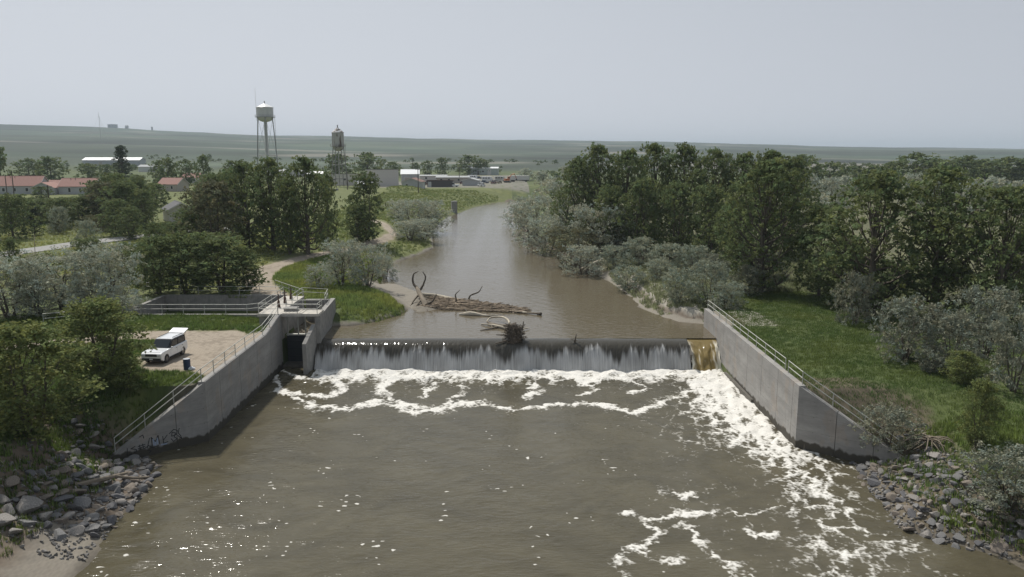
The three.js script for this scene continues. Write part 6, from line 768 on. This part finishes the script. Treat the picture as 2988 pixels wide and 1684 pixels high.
// ---------------------------------------------------------------- yard vehicles
function yardCar(label, [x, z], turn, colour, type) {
  const t = thing(type === 'van' ? 'parked_van' : type === 'pickup' ? 'pickup_truck' : 'salvage_car', label, type === 'van' ? 'van' : type === 'pickup' ? 'pickup' : 'car', [x, landHeight(x, z), z], turn, 'vehicles in the salvage yard'), m = std({ color: lin(...colour), roughness: 0.45 });
  const P = { car: [[[-2.2, 0.35], [-2.2, 0.9], [2.2, 0.85], [2.25, 0.35]], [[-1.7, 0.9], [-1.2, 1.42], [0.35, 1.42], [1.0, 0.88]]], pickup: [[[-2.7, 0.45], [-2.7, 1.12], [2.6, 1.08], [2.7, 0.45]], [[-0.6, 1.1], [-0.5, 1.85], [0.75, 1.85], [1.35, 1.08]]], van: [[[-3.2, 0.4], [-3.2, 2.6], [2.1, 2.6], [2.3, 0.4]], [[2.1, 0.5], [2.1, 2.1], [2.5, 1.9], [3.1, 1.2], [3.2, 0.5]]] }[type];
  const ex = (p, w) => new THREE.ExtrudeGeometry(new THREE.Shape(p.map((q) => new THREE.Vector2(...q))), { depth: w - 0.1, bevelEnabled: true, bevelSize: 0.05, bevelThickness: 0.05, bevelSegments: 1 }).translate(0, 0, -(w - 0.1) / 2);
  mesh('body', ex(P[0], type === 'van' ? 2.2 : 1.8), m, t); const c = mesh('cabin', ex(P[1], type === 'van' ? 2.1 : 1.5), type === 'van' ? m : glassDark, t); if (type !== 'van') mesh('roof', bx(type === 'car' ? 1.5 : 1.25, 0.06, 1.5, type === 'car' ? -0.42 : 0.12, P[1][1][1] + 0.05, 0), m, c); else for (const u of [-2.3, -0.9, 0.6]) for (const s of [-1, 1]) mesh('window', bx(0.9, 0.6, 0.06, u, 1.9, s * 1.11), glassDark, t);
  for (const s of [-1, 1]) for (const u of [-1.4, 1.4]) mesh('wheel', new THREE.CylinderGeometry(0.34, 0.34, 0.22, 12).rotateX(Math.PI / 2).translate(u * (type === 'car' ? 1 : 1.25), 0.34, s * 0.82), MT.darkSteel, t);
}
yardCar('white pickup truck parked in front of the low dark shed', [-27.4, -356], 3.05, [0.7, 0.71, 0.72], 'pickup'); yardCar('white car beside the pale gabled shed in the yard', [-14.4, -360], 2.2, [0.66, 0.67, 0.68], 'car'); yardCar('white panel van behind the pale gabled shed', [-13.5, -424], 0.1, [0.68, 0.69, 0.7], 'van'); yardCar('pale camper van parked next to the white panel van', [-6.6, -428], 0.2, [0.5, 0.5, 0.47], 'van'); yardCar('white box van with its nose toward the warehouse', [-24, -455], 2.8, [0.75, 0.76, 0.78], 'van');
{
  srand(555); const tones = [['white', [0.62, 0.63, 0.64]], ['silver', [0.34, 0.35, 0.36]], ['maroon', [0.11, 0.035, 0.035]], ['dark blue', [0.03, 0.05, 0.1]], ['black', [0.02, 0.02, 0.022]], ['tan', [0.3, 0.25, 0.18]], ['rusty', [0.16, 0.08, 0.05]]], where = ['by the dark shed roof', 'behind the low dark shed', 'near the mobile home', 'at the back of the yard', 'beside the yard pole', 'before the green building', 'in the middle row of wrecks', 'at the bluff end of the yard'];
  let k = 0; for (const [x, z] of [[-47, -372], [-45, -384], [-41, -377], [-39, -388], [-36, -380], [-33, -385], [-44, -396], [-40, -412], [-36, -418], [-30, -415], [-25, -388], [-22, -395], [-19, -404], [-24, -420], [-17, -388], [-15, -398], [-9, -402], [-10, -388], [-7, -395], [-31, -440], [-37, -452], [-28, -466], [-20, -470], [-34, -480], [-15, -455], [-8, -450]]) { const [nm, c] = tones[(k * 3) % 7], w = where[Math.floor(k / 7) + (k % 2) * 4]; yardCar(`${nm} wrecked car ${w}, ${['first', 'second', 'third', 'fourth'][Math.floor(k / 7)]} of its colour`, [x + rr(-1, 1), z + rr(-1, 1)], rr(0, 6.28), c, 'car'); k++; }
  const e = thing('excavator', 'orange excavator with raised arm at the river end of the yard', 'excavator', [-2.5, landHeight(-2.5, -410), -410], 0.25), or = std({ color: lin(0.42, 0.14, 0.05), roughness: 0.55 });
  for (const s of [-1, 1]) mesh('track', rb(3.6, 0.8, 0.5, 0.25, 0, 0.4, s * 1.0), MT.darkSteel, e); mesh('upper_body', rb(2.8, 1.1, 2.3, 0.12, -0.3, 1.5, 0), or, e); const cb = mesh('cab', rb(1.2, 1.3, 0.95, 0.08, 0.6, 2.5, 0.6), or, e); mesh('window', bx(0.9, 0.7, 1.0, 0.62, 2.65, 0.6), glassDark, cb); mesh('boom', limb([[0.9, 1.8, -0.2], [2.2, 4.0, -0.2], [4.0, 4.6, -0.2]], [0.28, 0.26, 0.2], 4), or, e); const ar = mesh('arm', bar([3.9, 4.6, -0.2], [5.2, 2.0, -0.2], 0.2, 4, 0.15), or, e); mesh('bucket', rb(0.7, 0.8, 1.0, 0.15, 5.1, 1.6, -0.2), MT.darkSteel, ar);
  const tr = thing('flatbed_trailer', 'long pale trailer behind the excavator', 'trailer', [4, landHeight(4, -420), -420], 0.05); mesh('box', rb(11, 2.4, 2.4, 0.06, 0, 2.2, 0), WALL.white, tr); mesh('chassis', bx(10.6, 0.3, 1.0, 0, 0.85, 0), MT.darkSteel, tr); for (const u of [-4, -3, 3.6]) for (const s of [-1, 1]) mesh('wheel', new THREE.CylinderGeometry(0.5, 0.5, 0.3, 12).rotateX(Math.PI / 2).translate(u, 0.5, s * 1.0), MT.darkSteel, tr);
  srand(556); for (let i = 0; i < 9; i++) { const x = -77 + rr(-5, 5), z = -318 + rr(-7, 6), m = new THREE.Mesh(rockGeos[i % 7], rockMats[1]); m.name = numbered('rubble_block'); m.scale.set(rr(0.8, 1.7), rr(0.6, 1), rr(0.8, 1.5)); m.position.set(x, landHeight(x, z) + 0.3, z); m.rotation.y = rr(0, 6); scene.add(m); tag(m, 'pale broken concrete block dumped at the foot of the shorter tower', 'rubble', 'concrete rubble at the tower foot'); }
}
// ---------------------------------------------------------------- grass, weeds and undergrowth: one mass each
function tuft(blades, h, w, lean) { const pos = [], nor = [], col = []; for (let i = 0; i < blades; i++) { const a = rr(0, 6.283), r = rr(0, w), x = Math.cos(a) * r, z = Math.sin(a) * r, b = rr(0, 6.283), l = lean * rr(0.3, 1), H = h * rr(0.55, 1.1), bw = rr(0.02, 0.045) * (h / 0.35); const k = rr(0.75, 1.3); const P = [[x - Math.sin(b) * bw, -0.05, z + Math.cos(b) * bw], [x + Math.sin(b) * bw, -0.05, z - Math.cos(b) * bw], [x + Math.cos(b) * l, H, z + Math.sin(b) * l]]; const n = V(Math.cos(b), 0.7, Math.sin(b)).normalize(); for (const p of P) { pos.push(...p); nor.push(n.x, n.y, n.z); col.push(k, k, k * 0.95); } } const g = new THREE.BufferGeometry(); g.setAttribute('position', new THREE.Float32BufferAttribute(pos, 3)); g.setAttribute('normal', new THREE.Float32BufferAttribute(nor, 3)); g.setAttribute('color', new THREE.Float32BufferAttribute(col, 3)); return g; }
function sward(name, label, N, pick, geo, mat, smin, smax, tint, seed) { srand(seed); const M = [], C = []; const m = new THREE.Matrix4(), q = new THREE.Quaternion(), o = [0, 0, 0, 0]; for (let i = 0; i < N; i++) { const p = pick(); if (!p) continue; const [x, z] = p, y = terrain(x, z, o); if ((z < -79 ? o[0] < 1.2 && o[2] > 90 : o[1] < 0.6) || o[2] < 0.9 || y < 0.3) continue; const s = rr(smin, smax) * (1 + 0.5 * fbm(x / 4, z / 4, 2)); q.setFromEuler(new THREE.Euler(0, rr(0, 6.28), 0)); m.compose(V(x, y, z), q, V(s, s * rr(0.75, 1.25), s)); M.push(m.clone()); C.push(tint(x, z)); } const im = new THREE.InstancedMesh(geo, mat, M.length), c = new THREE.Color(); M.forEach((k, i) => { im.setMatrixAt(i, k); im.setColorAt(i, c.setRGB(...C[i])); }); im.name = name; im.castShadow = im.receiveShadow = true; scene.add(im); return tag(im, label, 'grass', null, 'stuff'); }
const grassMat = leafMat(0.115, 0.165, 0.045, 0.35); srand(880); const shortTuft = tuft(9, 0.2, 0.24, 0.12), longTuft = tuft(11, 0.34, 0.28, 0.2);
const gt = (x, z) => { const b = fbm(x / 6, z / 6, 3), k = rr(0.75, 1.3); return [k * (1 + 0.5 * b), k * (1 + 0.2 * b), k]; };
const notTrack = (x, z) => segDist(x, z, dirtTrack, false) > 2.3 && !inPoly(x, z, canal) && !(z > -80 && sdPoly(x, z, dirtLot) < 0.3) && !(x > -27.6 && x < -20.6 && z > -91 && z < -78.6);
{ // low scrub on the plain beyond the town and the river bend: one far mass
  srand(870); const g = makeCrown({ h: 3, w: 5, lobes: 7, lobe: 0.24, leaves: 160, per: 4, leaf: 0.9, spread: 0.4, base: 0.02, shape: dome, subs: 6 }).g, M = [], m = new THREE.Matrix4(), q = new THREE.Quaternion(); for (let i = 0; i < 1500; i++) { const z = -Math.pow(rnd(), 1.4) * 560 - 430, x = rr(-0.85, 0.85) * -z; if (fbm(x / 160, z / 120, 3) < 0.05 || (x < 10 && z > -600)) continue; const s = rr(0.5, 1.6); q.setFromEuler(new THREE.Euler(0, rr(0, 6.28), 0)); m.compose(V(x, landHeight(x, z), z), q, V(s, s * rr(0.6, 1.1), s)); M.push(m.clone()); }
  const im = new THREE.InstancedMesh(g, LM.green, M.length); M.forEach((k, i) => im.setMatrixAt(i, k)); im.name = 'far_scrub'; im.castShadow = im.receiveShadow = true; scene.add(im); tag(im, 'scattered low scrub on the plain beyond the river bend', 'scrub', null, 'stuff'); }
sward('lawn_grass', 'short green grass covering the lawn beside the wall', 42000, () => { const x = rr(22.9, 52), z = rr(-100, -40); if (z > -57 && x < 22.9 + (z + 57) * 1.1) return null; return x > 38 && rnd() < 0.5 ? null : [x, z]; }, shortTuft, grassMat, 0.7, 1.25, gt, 881);
sward('bank_grass', 'rough grass around the dirt lot and canal', 26000, () => { const x = rr(-56, -24.9), z = rr(-84, -44); if (z > -57.5 && x > -28 - (z + 57) * 0.5) return null; return notTrack(x, z) ? [x, z] : null; }, longTuft, grassMat, 0.55, 1.05, gt, 882);
sward('point_grass', 'tall bright grass on the point beside the river', 17000, () => { const x = rr(-36, -13), z = rr(-135, -86.4); return notTrack(x, z) ? [x, z] : null; }, longTuft, leafMat(0.2, 0.245, 0.075, 0.35), 0.75, 1.4, gt, 883);
sward('river_margin_grass', 'green grass along the upstream bank and bluff', 15000, () => { const x = rr(-52, -6), z = rr(-330, -135); return notTrack(x, z) ? [x, z] : null; }, longTuft, leafMat(0.18, 0.215, 0.075, 0.35), 0.9, 1.7, gt, 884);
sward('undergrowth', 'grey green undergrowth below the grove and shrubs', 16000, () => { const x = rr(16, 64), z = rr(-165, -92); if (x < 42 && z > -99 && x > 24) return null; return [x, z]; }, longTuft, leafMat(0.26, 0.28, 0.18, 0.3), 0.9, 2.0, (x, z) => { const k = rr(0.5, 1.2); return [k, k, k * 0.9]; }, 885);
sward('meadow_grass', 'yellow green meadow grass beside the road', 15000, () => { const p = [rr(-125, -40), rr(-185, -100)]; return segDist(...p, roadLine, false) < 3.8 ? null : p; }, longTuft, leafMat(0.26, 0.28, 0.085, 0.35), 0.6, 1.2, gt, 886);
sward('slope_weeds', 'weeds growing among the rocks on both lower banks', 3200, () => rnd() < 0.5 ? [rr(26, 36), rr(-53, -38)] : [rr(-37, -27.5), rr(-55, -38)], longTuft, grassMat, 0.6, 1.3, gt, 887);
renderer.render(scene, camera);
